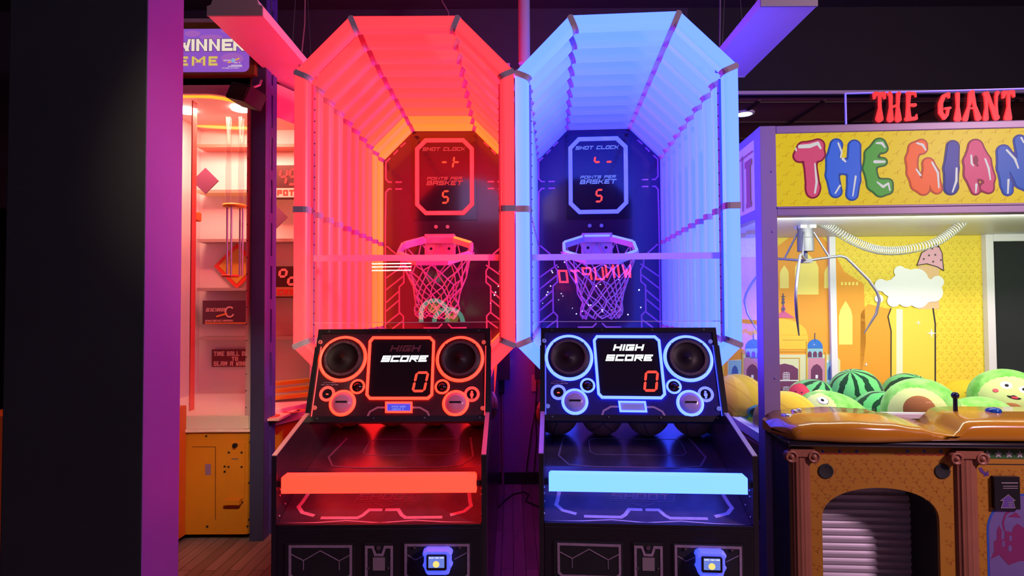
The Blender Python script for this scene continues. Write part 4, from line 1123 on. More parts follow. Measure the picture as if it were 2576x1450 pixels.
    for pl_, pr_, half in ((1990, 2038, True), (2400, 2456, False)):
        u0, u1 = bf(pl_, 1200)[0], bf(pr_, 1200)[0]; uc = (u0+u1)/2; R = (u1-u0)/2; vt = bf(2200, 1150)[1]
        sec = []
        for k in range(57):
            a = pi-pi*k/56; rr = R*(1-.085*abs(sin(7*(pi-a)))**.6*1.0) if 2 < k < 54 else R
            sec.append((uc+rr*cos(a), rr*.55*sin(a)))
        m = Flat(BF); m.loft([[BF.p(u, v_, w_) for u, w_ in sec] for v_ in (0, vt)], closed=False, cap=False); col = m.build('column', COL, root)
        m = Flat(BF); vc = bf(2200, 1142)[1]
        m.rect(u0-.012, u1+.012, vc-.012, bf(2200, 1129)[1], 0, R*.7)
        for s in (-1, 1):
            us = uc+s*(R+.008)
            m.lathe([(.031, 0), (.031, R*.75), (.022, R*.82), (.020, R*.7), (.012, R*.7), (.010, R*.85), (0, R*.86)], 24, BF.p(us, vc-.012), BF.n)
        m.build('capital', COL, col)
    # right hand door with star band, arrow, bill acceptor and arched picture
    f_ = Flat(BF); f_.rect(bf(2458, 1200)[0], CW, bf(2200, 1151)[1], bf(2200, 1128)[1], 0, .002); bnd = f_.build('star_band', mat('band_green', (.03, .12, .03), .6), base)
    f_ = Flat(BF)
    for k in range(7): f_.star(bf(2485, 1200)[0]+k*.0515, bf(2200, 1140)[1], .021, .002, .003)
    f_.build('band_star', mat('band_star_white', (.5, .5, .48), .6), bnd)
    f_ = Flat(BF); f_.rect(bf(2455, 1200)[0], CW, bf(2200, 1166)[1], bf(2200, 1164)[1], 0, .002); f_.rect(bf(2455, 1200)[0], bf(2457, 1200)[0], 0, bf(2200, 1164)[1], 0, .002); f_.build('door_seam', dark, base)
    f_ = Flat(BF); f_.line([bf(2465, 1177), bf(2469, 1186), bf(2480, 1194)], .016, 0, .001); f_.poly([bf(2473, 1200), bf(2488, 1197), bf(2484, 1184)], 0, .001); f_.build('arrow_print', mat('arrow_purple', (.10, .04, .22), .6), base)
    # picture
    f_ = Flat(BF); L0 = bf(2478, 1200)[0]; R0 = L0+.42; vS = bf(2200, 1330)[1]; vT = bf(2200, 1236)[1]; cu = (L0+R0)/2; hh = (R0-L0)/2
    ar = lambda g: [(cu+(hh-g)*cos(t), vS+(vT-vS-g)*sin(t)) for t in [pi*k/24 for k in range(25)]]+[(L0+g, .03), (R0-g, .03)]
    f_.poly(ar(0), 0, .001); ap_ = f_.build('arch_picture', mat('picture_rim_blue', (.02, .09, .5), .5), base)
    f_ = Flat(BF); f_.poly(ar(.010), .001, .0016); f_.build('picture_sky', mat('picture_lilac', (.16, .12, .34), .5, noise=.2, nscale=5), ap_)
    q = lambda x, y: bf(2360+x/3.917, 1080+y/3.917)
    f_ = Flat(BF)
    f_.poly([q(515, 1280), q(550, 1200), q(545, 1110), q(575, 1090), q(575, 1000), q(598, 950), q(625, 1000), q(620, 1090), q(650, 1080), q(650, 1000), q(700, 1010), q(725, 1020), q(735, 970), q(778, 930), q(830, 965), q(900, 1010), q(900, 1300), q(800, 1300), q(690, 1340), q(600, 1240)], .0016, .0022)
    f_.line([q(650, 1000), q(635, 920), q(660, 840), q(700, 810)], .010, .0016, .0022); f_.poly([q(680, 865), q(765, 820), q(815, 875)], .0016, .0022)
    f_.build('picture_palace', mat('picture_magenta', (.20, .02, .12), .5), ap_)
    f_ = Flat(BF)
    for x, y, w_, h_ in ((640, 1130, 24, 55), (705, 1175, 32, 55), (710, 1075, 24, 50)): f_.poly([q(x-w_/2, y+h_/2), q(x+w_/2, y+h_/2), q(x+w_/2, y-h_/2), q(x-w_/2, y-h_/2)], .0022, .0026)
    f_.build('picture_window', mat('picture_lilac', (.16, .12, .34), .5), ap_)
    u0, v1 = q(520, 458); u1, v0 = q(778, 780)
    f_ = Flat(BF); f_.rect(u0, u1, v0, v1, 0, .022); bill = f_.build('bill_acceptor', mat('bill_plate_black', (.008, .008, .011), .35), root)
    f_ = Flat(BF); P = [q(655, 632), q(722, 690), q(700, 690), q(722, 762), q(585, 762), q(610, 690), q(580, 690)]
    f_.poly(P, .022, .0235); ars = f_.build('insert_arrow', mat('insert_arrow_purple', (.11, .06, .3), .5), bill)
    f_ = Flat(BF); f_.line(P, .0025, .0235, .0242, True)
    f_.ctext('INSERT', q(655, 0)[0], q(0, 702)[1], .0045, .0035, .0009, .0235, .0242, .0009); f_.ctext('BILLS', q(655, 0)[0], q(0, 720)[1], .0045, .0035, .0009, .0235, .0242, .0009); f_.ctext('HERE', q(655, 0)[0], q(0, 738)[1], .0045, .0035, .0009, .0235, .0242, .0009)
    for y in (518, 550, 570): f_.line([q(590 if y == 518 else 605, y), q(750, y)], .0045 if y == 518 else .0028, .022, .0235)
    f_.build('plate_print', mat('plate_gold_ink', (.34, .28, .30), .5), bill)
    # ---- moulded control deck
    z0 = zb0+.028
    MB().box(xb-.035, CW, yb-.06, .0, zb0, z0).build('deck_trim', mat('trim_gloss_black', (.01, .008, .014), .12, coat=.5), root, bevel=.010)
    def hgt(x):
        px = 1965+(x-xL)/(xR-xL)*(2576-1965)
        K = ((1965, .045), (1975, .075), (2000, .094), (2050, .108), (2140, .116), (2230, .108), (2300, .086), (2360, .058), (2392, .045), (2402, .065), (2415, .104), (2435, .118), (2480, .122), (3400, .122))
        for (a, ha), (b, hb) in zip(K, K[1:]):
            if a <= px <= b:
                t = (px-a)/(b-a); t = t*t*(3-2*t); return ha+(hb-ha)*t
        return K[-1][1]
    xL, xR = bf(1962, 1100)[0], bf(2576, 1100)[0]
    m = MB(); rings = []
    N_ = 90
    for i in range(N_+1):
        x = xL+(CW-xL)*i/N_
        h = hgt(x); bul = .06*math.exp(-((x-bf(2150, 1200)[0])/.28)**2)
        e = min(1, (x-xL)/.06); e = math.sqrt(max(0, 1-(1-e)**2))
        yf = yb-.05-bul*.8; yf = yf*e+(yb+.12)*(1-e)
        rr = h*.42
        q_ = [(0.0, z0), (yf+.02, z0), (yf+.004, z0+.010), (yf, z0+.03)]
        for k in range(1, 7):
            a = pi/2*k/6; q_.append((yf+(rr*1.25)*(1-cos(a)), z0+h-rr+rr*sin(a)-.012))
        q_ += [(yf*.45, z0+h), (0.0, z0+h+.006)]
        rings.append([(x, y_, z_) for y_, z_ in q_])
    m.loft(rings, True, True); m.build('control_deck', mat('deck_orange_gelcoat', (.50, .21, .012), .22, coat=.6), root)
    # buttons and stick
    def deck(x, y): return Vector((x, y, z0+hgt(x)+.004))
    BTN = mat('chrome_button', (.6, .62, .66), .18, .8)
    for px, yy, rr in ((2008, -.12, .030), (2040, -.06, .020), (2056, -.04, .016)):
        x = bf(px, 1200)[0]; p = deck(x, yy); p.z -= .006
        MB().lathe([(rr, -.01), (rr, .004), (rr*.8, .010), (0, .014)], 24, p).build('chrome_button', BTN, root)
    DG = mat('deck_decal_navy', (.02, .012, .10), .15, coat=.5)
    m = MB(); P0, P1 = [], []
    for i in range(41):
        x = bf(2062, 1200)[0]+(bf(2385, 1200)[0]-bf(2062, 1200)[0])*i/40; h = z0+hgt(x)+.002
        P0.append((x, -.155+.10*abs(i/40-.4), h-.004)); P1.append((x, -.03, h+.003))
    m.loft([P0, P1], closed=False, cap=False); m.build('deck_decal', DG, root)
    x = bf(2459, 1200)[0]; p = deck(x, -.10)
    stk = MB().lathe([(.011, -.01), (.010, .045), (.010, .065)], 14, p).build('joystick', mat('stick_navy', (.008, .01, .03), .3), root)
    MB().ell(p+Vector((0, 0, .078)), (.019, .019, .019), None, 20, 12).build('joystick_ball', mat('stick_ball_navy', (.01, .014, .06), .18), stk)
    x = bf(2552, 1200)[0]; p = deck(x, -.12)
    MB().lathe([(.036, -.01), (.036, .004), (.031, .012), (.02, .017), (0, .019)], 26, p).build('blue_button', mat('button_blue', (.01, .08, .42), .15, coat=.4), root)
    # lamps inside the cabinet
    for x, pw in ((.5, 14), (1.4, 14), (2.3, 9)):
        p = CL.R @ Vector((x, .16, zl-.01))+CL.o; q = CL.R @ Vector((x, 1.0, .95))+CL.o
        area('cabinet_tube', p, .85, pw, (.95, 1, .80), q, .10)
    return root


claw_machine()


# ------------------------------------------------------------------ plush prizes
def plush_mat(kind):
    nm = 'plush_'+kind
    if nm in _mats: return _mats[nm]
    m = mat(nm, (.3, .6, .3), .9, spec=.15); N = m.node_tree; b = N.nodes['Principled BSDF']
    b.inputs['Sheen Weight'].default_value = .3
    tc = N.nodes.new('ShaderNodeTexCoord'); cr = N.nodes.new('ShaderNodeValToRGB')
    if kind == 'melon':
        wv = N.nodes.new('ShaderNodeTexNoise'); wv.inputs['Scale'].default_value = 9; wv.inputs['Detail'].default_value = 3
        gr = N.nodes.new('ShaderNodeSeparateXYZ'); N.links.new(tc.outputs['Object'], gr.inputs[0])
        at_ = N.nodes.new('ShaderNodeMath'); at_.operation = 'ARCTAN2'; N.links.new(gr.outputs[1], at_.inputs[0]); N.links.new(gr.outputs[0], at_.inputs[1])
        mu = N.nodes.new('ShaderNodeMath'); mu.operation = 'MULTIPLY_ADD'; mu.inputs[1].default_value = 9; N.links.new(at_.outputs[0], mu.inputs[0])
        sc = N.nodes.new('ShaderNodeMath'); sc.operation = 'MULTIPLY'; sc.inputs[1].default_value = 8; N.links.new(tc.outputs['Object'], wv.inputs[0]); N.links.new(wv.outputs['Fac'], sc.inputs[0]); N.links.new(sc.outputs[0], mu.inputs[2])
        si = N.nodes.new('ShaderNodeMath'); si.operation = 'SINE'; N.links.new(mu.outputs[0], si.inputs[0])
        N.links.new(si.outputs[0], cr.inputs[0]); cr.color_ramp.interpolation = 'CONSTANT'
        cr.color_ramp.elements[0].color = (.13, .56, .17, 1); cr.color_ramp.elements[1].position = .22; cr.color_ramp.elements[1].color = (.006, .05, .02, 1)
    elif kind == 'fuzz':
        nz = N.nodes.new('ShaderNodeTexNoise'); nz.inputs['Scale'].default_value = 16; nz.inputs['Detail'].default_value = 6; N.links.new(tc.outputs['Object'], nz.inputs[0]); N.links.new(nz.outputs['Fac'], cr.inputs[0])
        cr.color_ramp.elements[0].position = .35; cr.color_ramp.elements[0].color = (.13, .48, .06, 1); cr.color_ramp.elements[1].position = .65; cr.color_ramp.elements[1].color = (.30, .70, .16, 1)
    else:
        wv = N.nodes.new('ShaderNodeTexWave'); wv.inputs['Scale'].default_value = 3.2; wv.bands_direction = 'DIAGONAL'; wv.wave_profile = 'SAW'; wv.inputs['Distortion'].default_value = .6
        N.links.new(tc.outputs['Object'], wv.inputs[0]); N.links.new(wv.outputs['Fac'], cr.inputs[0])
        cr.color_ramp.elements[0].position = .0; cr.color_ramp.elements[0].color = (.52, .32, .02, 1); cr.color_ramp.elements[1].position = .08; cr.color_ramp.elements[1].color = (.78, .56, .035, 1)
    N.links.new(cr.outputs[0], b.inputs['Base Color'])
    return m


YELP = mat('plush_yellow', (.80, .56, .04), .9, spec=.15, noise=.06)
CREAMP = mat('plush_pale_green', (.62, .74, .28), .9, spec=.15)
PITP = mat('plush_brown', (.28, .085, .015), .75, noise=.08)
REDP = mat('plush_red', (.75, .07, .10), .9, spec=.15)
WHI = mat('plush_white', (.85, .87, .85), .8); BLK = mat('plush_black', (.01, .01, .012), .8)
PNK = mat('plush_pink', (.75, .12, .15), .9); BLUP = mat('plush_blue', (.03, .27, .50), .7); LEAF = mat('plush_leaf', (.10, .50, .18), .9)


class Plush:
    def __init__(s, px, py, Y, rad, rot, label, group, m, kind='plush toy'):
        s.c = at(px, py, Y); s.rad = rad
        s.r = thing('plush_toy', label, kind, s.c, 0, group)
        E_ = Matrix.Rotation(rot[2]-math.atan2(s.c.x, s.c.y), 3, 'Z') @ Matrix.Rotation(rot[1], 3, 'Y') @ Matrix.Rotation(rot[0], 3, 'X')
        s.r.rotation_euler = E_.to_euler()
        s.body = MB().ell((0, 0, 0), rad, None, 40, 24).build('body', m, s.r)

    def P(s, x, z, lift=1.0):
        """point on the front (-y) of the body, x right and z up as fractions of the radii"""
        y = -math.sqrt(max(0, 1-x*x-z*z)); return Vector((x*s.rad[0], y*s.rad[1], z*s.rad[2]))*lift

    def patch(s, nm, cx, cz, rx, rz, m, lift=1.012, parent=None, a=0, n=28, k=6, puff=0, shape=None):
        rings = []
        for j in range(k+1):
            f_ = j/k; ring = []
            for i in range(n):
                t = 2*pi*i/n; q = shape(t) if shape else 1
                dx, dz = rx*f_*q*cos(t), rz*f_*q*sin(t)
                ring.append(s.P(cx+dx*cos(a)-dz*sin(a), cz+dx*sin(a)+dz*cos(a), lift+puff*math.sqrt(max(0, 1-f_*f_)) if j < k else lift-.02))
            rings.append(ring)
        b = MB(); b.loft(rings, True, False)
        return b.build(nm, m, parent or s.r)

    def eye(s, cx, cz, r, a=0, look=(0, 0)):
        e = s.patch('eye', cx, cz, r*1.1, r*.95, BLK, 1.03, a=a, n=22, k=3)
        s.patch('eye_white', cx, cz, r, r*.85, WHI, 1.045, e, a, 22, 3); s.patch('pupil', cx+look[0]*r, cz+look[1]*r, r*.36, r*.36, BLK, 1.06, e, n=14, k=2)


def plushes():
    G = 'plush fruit prizes piled in the claw machine'
    MEL, FUZ, PIN = plush_mat('melon'), plush_mat('fuzz'), plush_mat('pine')
    # pineapple with sunglasses, seen through the side glass
    p = Plush(1857, 1006, 4.02, (.175, .165, .175), (.25, 0, .0), 'round yellow plush wearing blue sunglasses, seen through the side glass', G, PIN)
    fr = MB(); gl = []
    for cx_, cz_ in ((.28, -.22), (.80, .18)):
        pass
    s1 = p.patch('sunglasses', -.02, -.50, .29, .20, BLUP, 1.05, a=.35, shape=lambda t: 1/max(abs(cos(t))**3+abs(sin(t))**3, .3)**.3)
    p.patch('sunglasses_lens', -.02, -.50, .21, .135, mat('lens_navy', (.012, .02, .04), .3), 1.075, s1, .35, shape=lambda t: 1/max(abs(cos(t))**3+abs(sin(t))**3, .3)**.3)
    s2 = p.patch('sunglasses_rim', .54, -.10, .23, .23, BLUP, 1.05, a=.5, shape=lambda t: 1/max(abs(cos(t))**3+abs(sin(t))**3, .3)**.3)
    p.patch('sunglasses_lens', .54, -.10, .15, .165, mat('lens_navy', (.012, .02, .04), .3), 1.075, s2, .5, shape=lambda t: 1/max(abs(cos(t))**3+abs(sin(t))**3, .3)**.3)
    p.patch('sunglasses_bridge', .27, -.31, .11, .04, BLUP, 1.06, a=.6)
    p.patch('mouth', .16, -.80, .07, .014, mat('stitch_brown', (.10, .04, .01), .8), 1.03, n=12, k=2)
    Plush(1885, 1092, 3.86, (.14, .13, .05), (0, 0, .3), 'flattened striped watermelon plush lying under the sunglasses plush', G, MEL)
    Plush(1978, 1064, 3.57, (.188, .165, .19), (.1, 0, 0), 'plain yellow plush ball directly beside the purple corner post', G, PIN)
    p = Plush(2052, 1012, 4.34, (.195, .16, .163), (0, .25, -.15), 'watermelon plush turned to show its red seeded face', G, MEL)
    f_ = p.patch('red_face', -.50, -.02, .50, .74, REDP, 1.015, a=.1, puff=.05)
    p.patch('rind_ring', -.48, -.02, .55, .80, mat('plush_rind', (.50, .72, .30), .9), 1.004, a=.1)
    for x, z_ in ((-.62, .30), (-.42, .36), (-.30, .20), (-.55, .10), (-.72, .05), (-.34, -.06), (-.5, -.3), (-.28, -.34)):
        p.patch('seed', x, z_, .028, .035, BLK, 1.07, f_, n=10, k=2)
    p.eye(-.62, -.12, .10)
    Plush(2152, 992, 4.24, (.180, .17, .182), (.35, -.25, .2), 'largest striped watermelon plush standing upright in the middle of the pile', G, MEL)
    p = Plush(2098, 1050, 3.93, (.235, .16, .163), (0, .35, .0), 'avocado plush lying on its side with two eyes showing at left', G, FUZ)
    p.patch('face', -.36, .10, .46, .80, CREAMP, 1.015, a=.15); p.eye(-.42, .56, .14, .5); p.eye(-.40, .16, .14, .2)
    Plush(2212, 1046, 3.98, (.172, .15, .166), (.2, .3, .5), 'striped watermelon plush wedged in front, left of the big avocado', G, MEL)
    Plush(2288, 1004, 4.30, (.19, .16, .185), (.2, .5, -.4), 'striped watermelon plush half hidden behind the big avocado', G, MEL)
    p = Plush(2316, 1040, 3.66, (.215, .19, .215), (.0, -.12, -.05), 'big avocado plush with a round brown pit facing out', G, FUZ)
    p.patch('face', -.02, .02, .74, .78, CREAMP, 1.02, a=.1, puff=.03)
    p.patch('pit', .04, .20, .385, .385, PITP, 1.03, puff=.16, k=8); p.patch('cheek', -.55, -.16, .075, .075, PNK, 1.06)
    p = Plush(2432, 1022, 4.30, (.198, .17, .188), (0, 0, 0), 'smooth yellow plush with a green leaf beside the right avocado', G, YELP)
    p.patch('leaf', -.10, .14, .46, .09, LEAF, 1.06, a=-.45, puff=.05, shape=lambda t: 1+.25*cos(3*t)); p.patch('button_tuft', .02, .60, .07, .04, mat('tuft_gold', (.55, .35, .03), .9), 1.02)
    p = Plush(2468, 1062, 3.66, (.195, .16, .155), (.0, -.05, .0), 'avocado plush low behind the joystick with one eye showing', G, FUZ)
    p.patch('face', -.46, .05, .42, .82, CREAMP, 1.02, a=.2); p.eye(-.60, .30, .15, .6)
    p = Plush(2532, 1002, 3.98, (.215, .19, .195), (-.1, .06, .05), 'avocado plush smiling with rosy cheeks, right end of the pile', G, FUZ)
    p.patch('face', .10, -.10, .84, .86, CREAMP, 1.02, puff=.02)
    p.eye(-.06, .42, .155, -.15, (.05, 0)); p.eye(.34, .34, .15, -.3, (-.05, .1))
    mo = p.patch('mouth', .12, .10, .19, .10, BLK, 1.05, a=-.15, shape=lambda t: 1 if sin(t) < 0 else .35); p.patch('tongue', .13, .06, .09, .045, REDP, 1.065, mo, n=14, k=2)
    p.patch('cheek', -.30, .22, .075, .065, PNK, 1.05); p.patch('cheek', .52, .02, .07, .07, PNK, 1.05)
    p.patch('pit', .08, -.46, .36, .36, PITP, 1.03, puff=.14, k=8)


plushes()


# ================================================================== ball drop redemption game, far left
def keep(o, r): o.parent = r; o.matrix_parent_inverse = Matrix.Translation(-r.location); return o


def slam_game():
    r = thing('ticket_game_cabinet', 'orange ticket game cabinet with a glowing white glass chamber and purple header sign', 'arcade game', (-2.3, 4.3, 0))
    b = lambda m, n, mt, par=None, bev=0: keep(m.build(n, mt, None, bev), r) if par is None else m.build(n, mt, par, bev)
    ORG = mat('cabinet_orange', (.55, .22, .012), .5, noise=.06)
    WH = mat('chamber_white', (.75, .70, .68), .45, noise=.03); PKW = mat('ledge_white', (.72, .62, .62), .4)
    plan = [(-3.4, 4.06), (-1.815, 4.06), (-1.565, 4.62), (-1.565, 5.2), (-3.4, 5.2)]
    def slab(z0, z1, g=0):
        pl = [(-3.4, 4.06-g), (-1.815+g*.6, 4.06-g), (-1.565+g, 4.62-g*.2), (-1.565+g, 5.2), (-3.4, 5.2)]
        return MB().prism([(x, y, z0) for x, y in pl], [(x, y, z1) for x, y in pl])
    b(slab(.04, .735), 'cabinet_base', ORG)
    b(slab(.735, .755, .02), 'ledge', PKW, bev=.004); b(slab(.755, .845, -.004), 'deck_rail', PKW, bev=.004)
    b(MB().box(-3.4, -2.235, 3.7, 4.055, .04, .92), 'coin_pedestal', mat('pedestal_red_lit_orange', (.62, .13, .02), .45), bev=.004)  # orange panel, with the red arch's light put into its colour
    for x, y in ((-1.9, 4.15), (-2.9, 4.15)):
        b(MB().lathe([(.03, -.012), (.03, .012), (0, .012)], 16, (x, y, .03), (1, 0, 0)), 'caster', BLACK)
    FPn = Plane((0, 4.06, 0), (1, 0, 0), (0, 0, 1)); W0 = Frame(0, 0, 0)
    f = lambda x, y: FPn.px(W0, 400+x/2.96, 960+y/2.96)
    g = Flat(FPn); g.line([f(245, 488), f(420, 488), f(420, 1030)], .004, 0, .001); b(g, 'door_seam', mat('seam_dark', (.05, .015, .005), .7))
    g = Flat(FPn); g.rect(f(515, 0)[0], f(648, 0)[0], f(0, 875)[1], f(0, 455)[1], 0, .012); cd = b(g, 'coin_door', ORG, bev=.002)
    g = Flat(FPn); g.disc(*f(577, 472), .016, .012, .03, 18); b(g, 'door_knob', BLACK, cd)
    g = Flat(FPn); g.rect(f(552, 0)[0], f(600, 0)[0], f(0, 582)[1], f(0, 572)[1], .012, .014); b(g, 'coin_slot', mat('slot_grey', (.2, .12, .14), .5), cd)
    g = Flat(FPn); g.rect(f(515, 0)[0], f(628, 0)[0], f(0, 908)[1], f(0, 872)[1], 0, .05); b(g, 'ticket_tray', ORG)
    g = Flat(FPn); g.rect(f(352, 0)[0], f(392, 0)[0], f(0, 700)[1], f(0, 618)[1], 0, .003); b(g, 'lock_plate', mat('plate_purple', (.22, .12, .3), .5))
    g = Flat(FPn)
    for x, y in ((353, 408), (680, 452), (675, 755), (672, 1030), (660, 1080), (360, 1082), (527, 527), (622, 527), (525, 634), (622, 634), (490, 634), (490, 673), (528, 900), (620, 900)):
        q = Flat(FPn); q.disc(*f(x, y), .0075, 0, .015 if 500 < x < 640 else .004, 10); b(q, 'panel_screw', BLACK)
    # deck with printed rings
    b(MB().box(-3.35, -1.62, 4.10, 5.15, .80, .815), 'play_deck', mat('deck_white', (.75, .6, .5), .5))
    DK = Plane((0, 0, .815), (1, 0, 0), (0, 1, 0)); g = Flat(DK); g2 = Flat(DK)
    random.seed(11)
    for i in range(5):
        for j in range(4):
            x, y = -2.62+i*.22+(j % 2)*.11, 4.2+j*.2
            (g if (i+j) % 3 else g2).ring(x, y, .055, .085, 0, .002, 24)
    b(g, 'ring_print', mat('ring_red', (.62, .08, .03), .5)); b(g2, 'gold_ring_print', mat('ring_gold', (.75, .35, .02), .5))
    # chamber walls
    YW = 5.12; WPn = Plane((0, YW, 0), (1, 0, 0), (0, 0, 1))
    wq = lambda x, y: WPn.px(W0, 400+x/2.5, 420+y/2.5)
    b(MB().box(-3.4, -1.5, YW, YW+.04, .8, 3.14), 'rear_wall', WH)
    b(MB().box(-1.60, -1.565, 4.66, YW, .845, 3.14), 'side_wall', WH)
    b(MB().box(-2.75, -2.72, 4.5, YW, .845, 3.14), 'side_wall', WH)
    for i, y in enumerate((-98, 180, 480, 778, 1078)):
        m = MB(); u0, v = wq(300, y); m.box(u0, -1.62, YW-.16, YW, v-.008, v+.018)
        b(m, 'shelf', [mat('shelf_red', (.6, .18, .12), .4), glow('shelf_orange', (.75, .16, .03), .7), mat('shelf_grey', (.42, .3, .28), .4)][0 if i == 0 else 1 if i == 1 else 2])
    DPn = Plane((0, YW-.4, 0), (1, 0, 0), (0, 0, 1)); g = Flat(DPn); c = DPn.px(W0, 518, 456); k = DPn.px(W0, 551, 456)[0]-c[0]; g.poly([(c[0]-k, c[1]), (c[0], c[1]-k), (c[0]+k, c[1]), (c[0], c[1]+k)], 0, .012); b(g, 'diamond_panel', mat('diamond_plum', (.16, .05, .12), .5))
    c = wq(500, 625); k = .20
    g = Flat(WPn); g.poly([(c[0]-k, c[1]), (c[0], c[1]-k), (c[0]+k, c[1]), (c[0], c[1]+k)], .02, .03); dm = b(g, 'target_diamond', mat('diamond_red', (.75, .05, .03), .5))
    g = Flat(WPn); k = .155; g.poly([(c[0]-k, c[1]), (c[0], c[1]-k), (c[0]+k, c[1]), (c[0], c[1]+k)], .03, .034); b(g, 'diamond_inset', mat('diamond_olive', (.62, .42, .04), .5), dm)
    # hanging lift with clear tubes
    TB = glass('tube_acrylic', (.93, .88, .88))
    cx, yy = -2.17, 4.62
    q1, q2, q3 = at(0, 522, yy).z, at(0, 698, yy).z, at(0, 330, yy).z
    cx = at(590, 522, yy).x
    m = MB().lathe([(0, q1-.012), (.085, q1-.012), (.09, q1), (.085, q1+.012), (0, q1+.012)], 28, (cx, yy, 0)); lf = b(m, 'lift_plate', mat('lift_yellow', (.75, .32, .02), .4))
    b(MB().lathe([(0, q2-.01), (.06, q2-.01), (.065, q2), (.06, q2+.01), (0, q2+.01)], 28, (cx-.03, yy, 0)), 'lift_foot', mat('lift_red', (.75, .06, .02), .4), lf)
    for dx, dy in ((-.055, 0), (.055, .02), (.0, -.05), (.02, .05)):
        b(MB().tube([(cx+dx, yy+dy, q2), (cx+dx*1.05, yy+dy, q1)], .008, 8), 'lift_rod', mat('rod_steel', (.5, .42, .5), .2, .6), lf)
    for dx in (-.05, .05): b(MB().tube([(cx+dx, yy, q1), (cx+dx, yy, q3+.1)], .022, 14), 'clear_tube', TB, lf)
    p = at(497, 548, 4.7); b(MB().box(p.x-.035, p.x+.02, p.y-.03, p.y+.03, p.z-.03, p.z+.045), 'sensor_block', mat('sensor_orange', (.7, .15, .03), .5), bev=.01)
    # signs on the rear wall
    u0, v1 = wq(338, 842); u1, v0 = wq(700, 985)
    g = Flat(WPn); g.rect(u0, u1, v0, v1, .16, .17); sg = b(g, 'maker_sign', mat('sign_plum', (.10, .025, .05), .4), bev=.003)
    g = Flat(WPn); sc = (u1-u0)/362
    g.text('BENCHMARK', u0+20*sc, v1-68*sc, 22*sc, 12*sc, 3*sc, .17, .172, 2*sc, .25); g.text('WWW.BENCHMARK', u0+18*sc, v1-130*sc, 13*sc, 12*sc, 2.5*sc, .17, .172, 2*sc)
    g.line([(u0+166*sc+26*sc*cos(t), v1-70*sc+30*sc*sin(t)) for t in [.8+5*i/14 for i in range(15)]], 9*sc, .17, .172)
    b(g, 'sign_lettering', mat('sign_pink_ink', (.75, .42, .38), .5), sg)
    g = Flat(WPn); g.line([(u0+85*sc, v1-98*sc), (u0+150*sc, v1-80*sc)], 10*sc, .17, .173); g.rect(u0+16*sc, u1-6*sc, v0+3*sc, v0+10*sc, .17, .172); b(g, 'sign_swoosh', mat('sign_orange_ink', (.8, .25, .05), .5), sg)
    u0, v1 = wq(342, 1148); u1, v0 = wq(720, 1255); sc = (u1-u0)/378
    g = Flat(WPn); g.rect(u0, u1, v0, v1, .02, .03); sg = b(g, 'rules_sign', mat('sign_maroon', (.16, .02, .03), .5), bev=.003)
    g = Flat(WPn); g.text('TIME BALL DROP', u0+14*sc, v1-40*sc, 28*sc, 17*sc, 6*sc, .03, .032, 3*sc); g.text('TO', u0+126*sc, v1-70*sc, 24*sc, 18*sc, 6*sc, .03, .032, 3*sc); g.text('SLAM A WINNER', u0+12*sc, v1-102*sc, 28*sc, 19*sc, 6*sc, .03, .032, 3*sc, .12)
    b(g, 'sign_lettering', mat('sign_cream_ink', (.85, .62, .5), .5), sg)
    # right side: score panels and steps seen past the slotted post
    def rq(px, py, Y=4.95): return at(px, py, Y)
    RP = Plane((0, 4.9, 0), (1, 0, 0), (0, 0, 1)); rr_ = lambda px, py: RP.px(W0, px, py)
    for (a, c_, y0, y1, txt, cap) in ((690, 752, 422, 470, '45', 'JACKPOT'), (690, 752, 676, 719, '00', 'CREDIT')):
        u0, v1 = rr_(a-40, y0); u1, v0 = rr_(c_, y1)
        g = Flat(RP); g.rect(u0, u1, v0-.10, v1+.02, -.05, 0); pn = b(g, 'score_panel', mat('panel_dark_red', (.06, .012, .012), .4), bev=.003)
        g = Flat(RP); 
        h = (v1-v0)*.78
        x0, x1 = rr_(704, 0)[0], rr_(728, 0)[0]
        if txt == '45': g.seg('fgbc', x0, v0+.02, h, .055, .022, 0, .004); g.seg('afgcd', x1, v0+.02, h, .055, .022, 0, .004)
        else: g.seg('abfg', x0, v0+.02, h, .055, .020, 0, .004); g.seg('gedc', x1, v0+.01, h, .055, .020, 0, .004)
        b(g, 'panel_digits', glow('panel_digit_red', (1.0, .06, .05)), pn)
        g = Flat(RP); g.rect(u0, u1, v0-.09, v0-.012, 0, .004); cp = b(g, 'caption_strip', mat('caption_pale', (.8, .6, .5), .5) if txt == '45' else mat('caption_brown', (.45, .22, .1), .5), pn)
        g = Flat(RP); g.text(cap, rr_(702, 0)[0]-(.205 if txt == '45' else .0), v0-.075, .048, .04, .013, .004, .006, .01); b(g, 'caption_lettering', mat('caption_red', (.6, .05, .03), .5), cp)
    g = Flat(RP); c = rr_(696, 547); k = .095; g.poly([(c[0]-k, c[1]), (c[0], c[1]-k), (c[0]+k, c[1]), (c[0], c[1]+k)], 0, .01); b(g, 'small_diamond', mat('diamond_plum', (.16, .05, .12), .5))
    for k in range(3):
        p = at(735, 965+k*18, 4.75-k*.06); b(MB().prism([(p.x-.2, p.y-.05, p.z-.02), (p.x+.12, p.y-.05+.1, p.z+.0), (p.x+.12, p.y+.12, p.z+.0), (p.x-.2, p.y+.06, p.z-.02)], [(p.x-.2, p.y-.05, p.z+.005), (p.x+.12, p.y+.05, p.z+.03), (p.x+.12, p.y+.12, p.z+.03), (p.x-.2, p.y+.06, p.z+.005)]), 'yellow_step', mat('step_yellow', (.62, .36, .02), .5))
    # front glazing and its posts
    pk = mat('post_pinkish_white', (.62, .42, .52), .4)
    x0, x1 = at(621, 700, 4.08).x, at(640, 700, 4.08).x
    ps = b(MB().box(x0, x1, 4.065, 4.11, .845, 3.14), 'glass_post', pk, bev=.003)
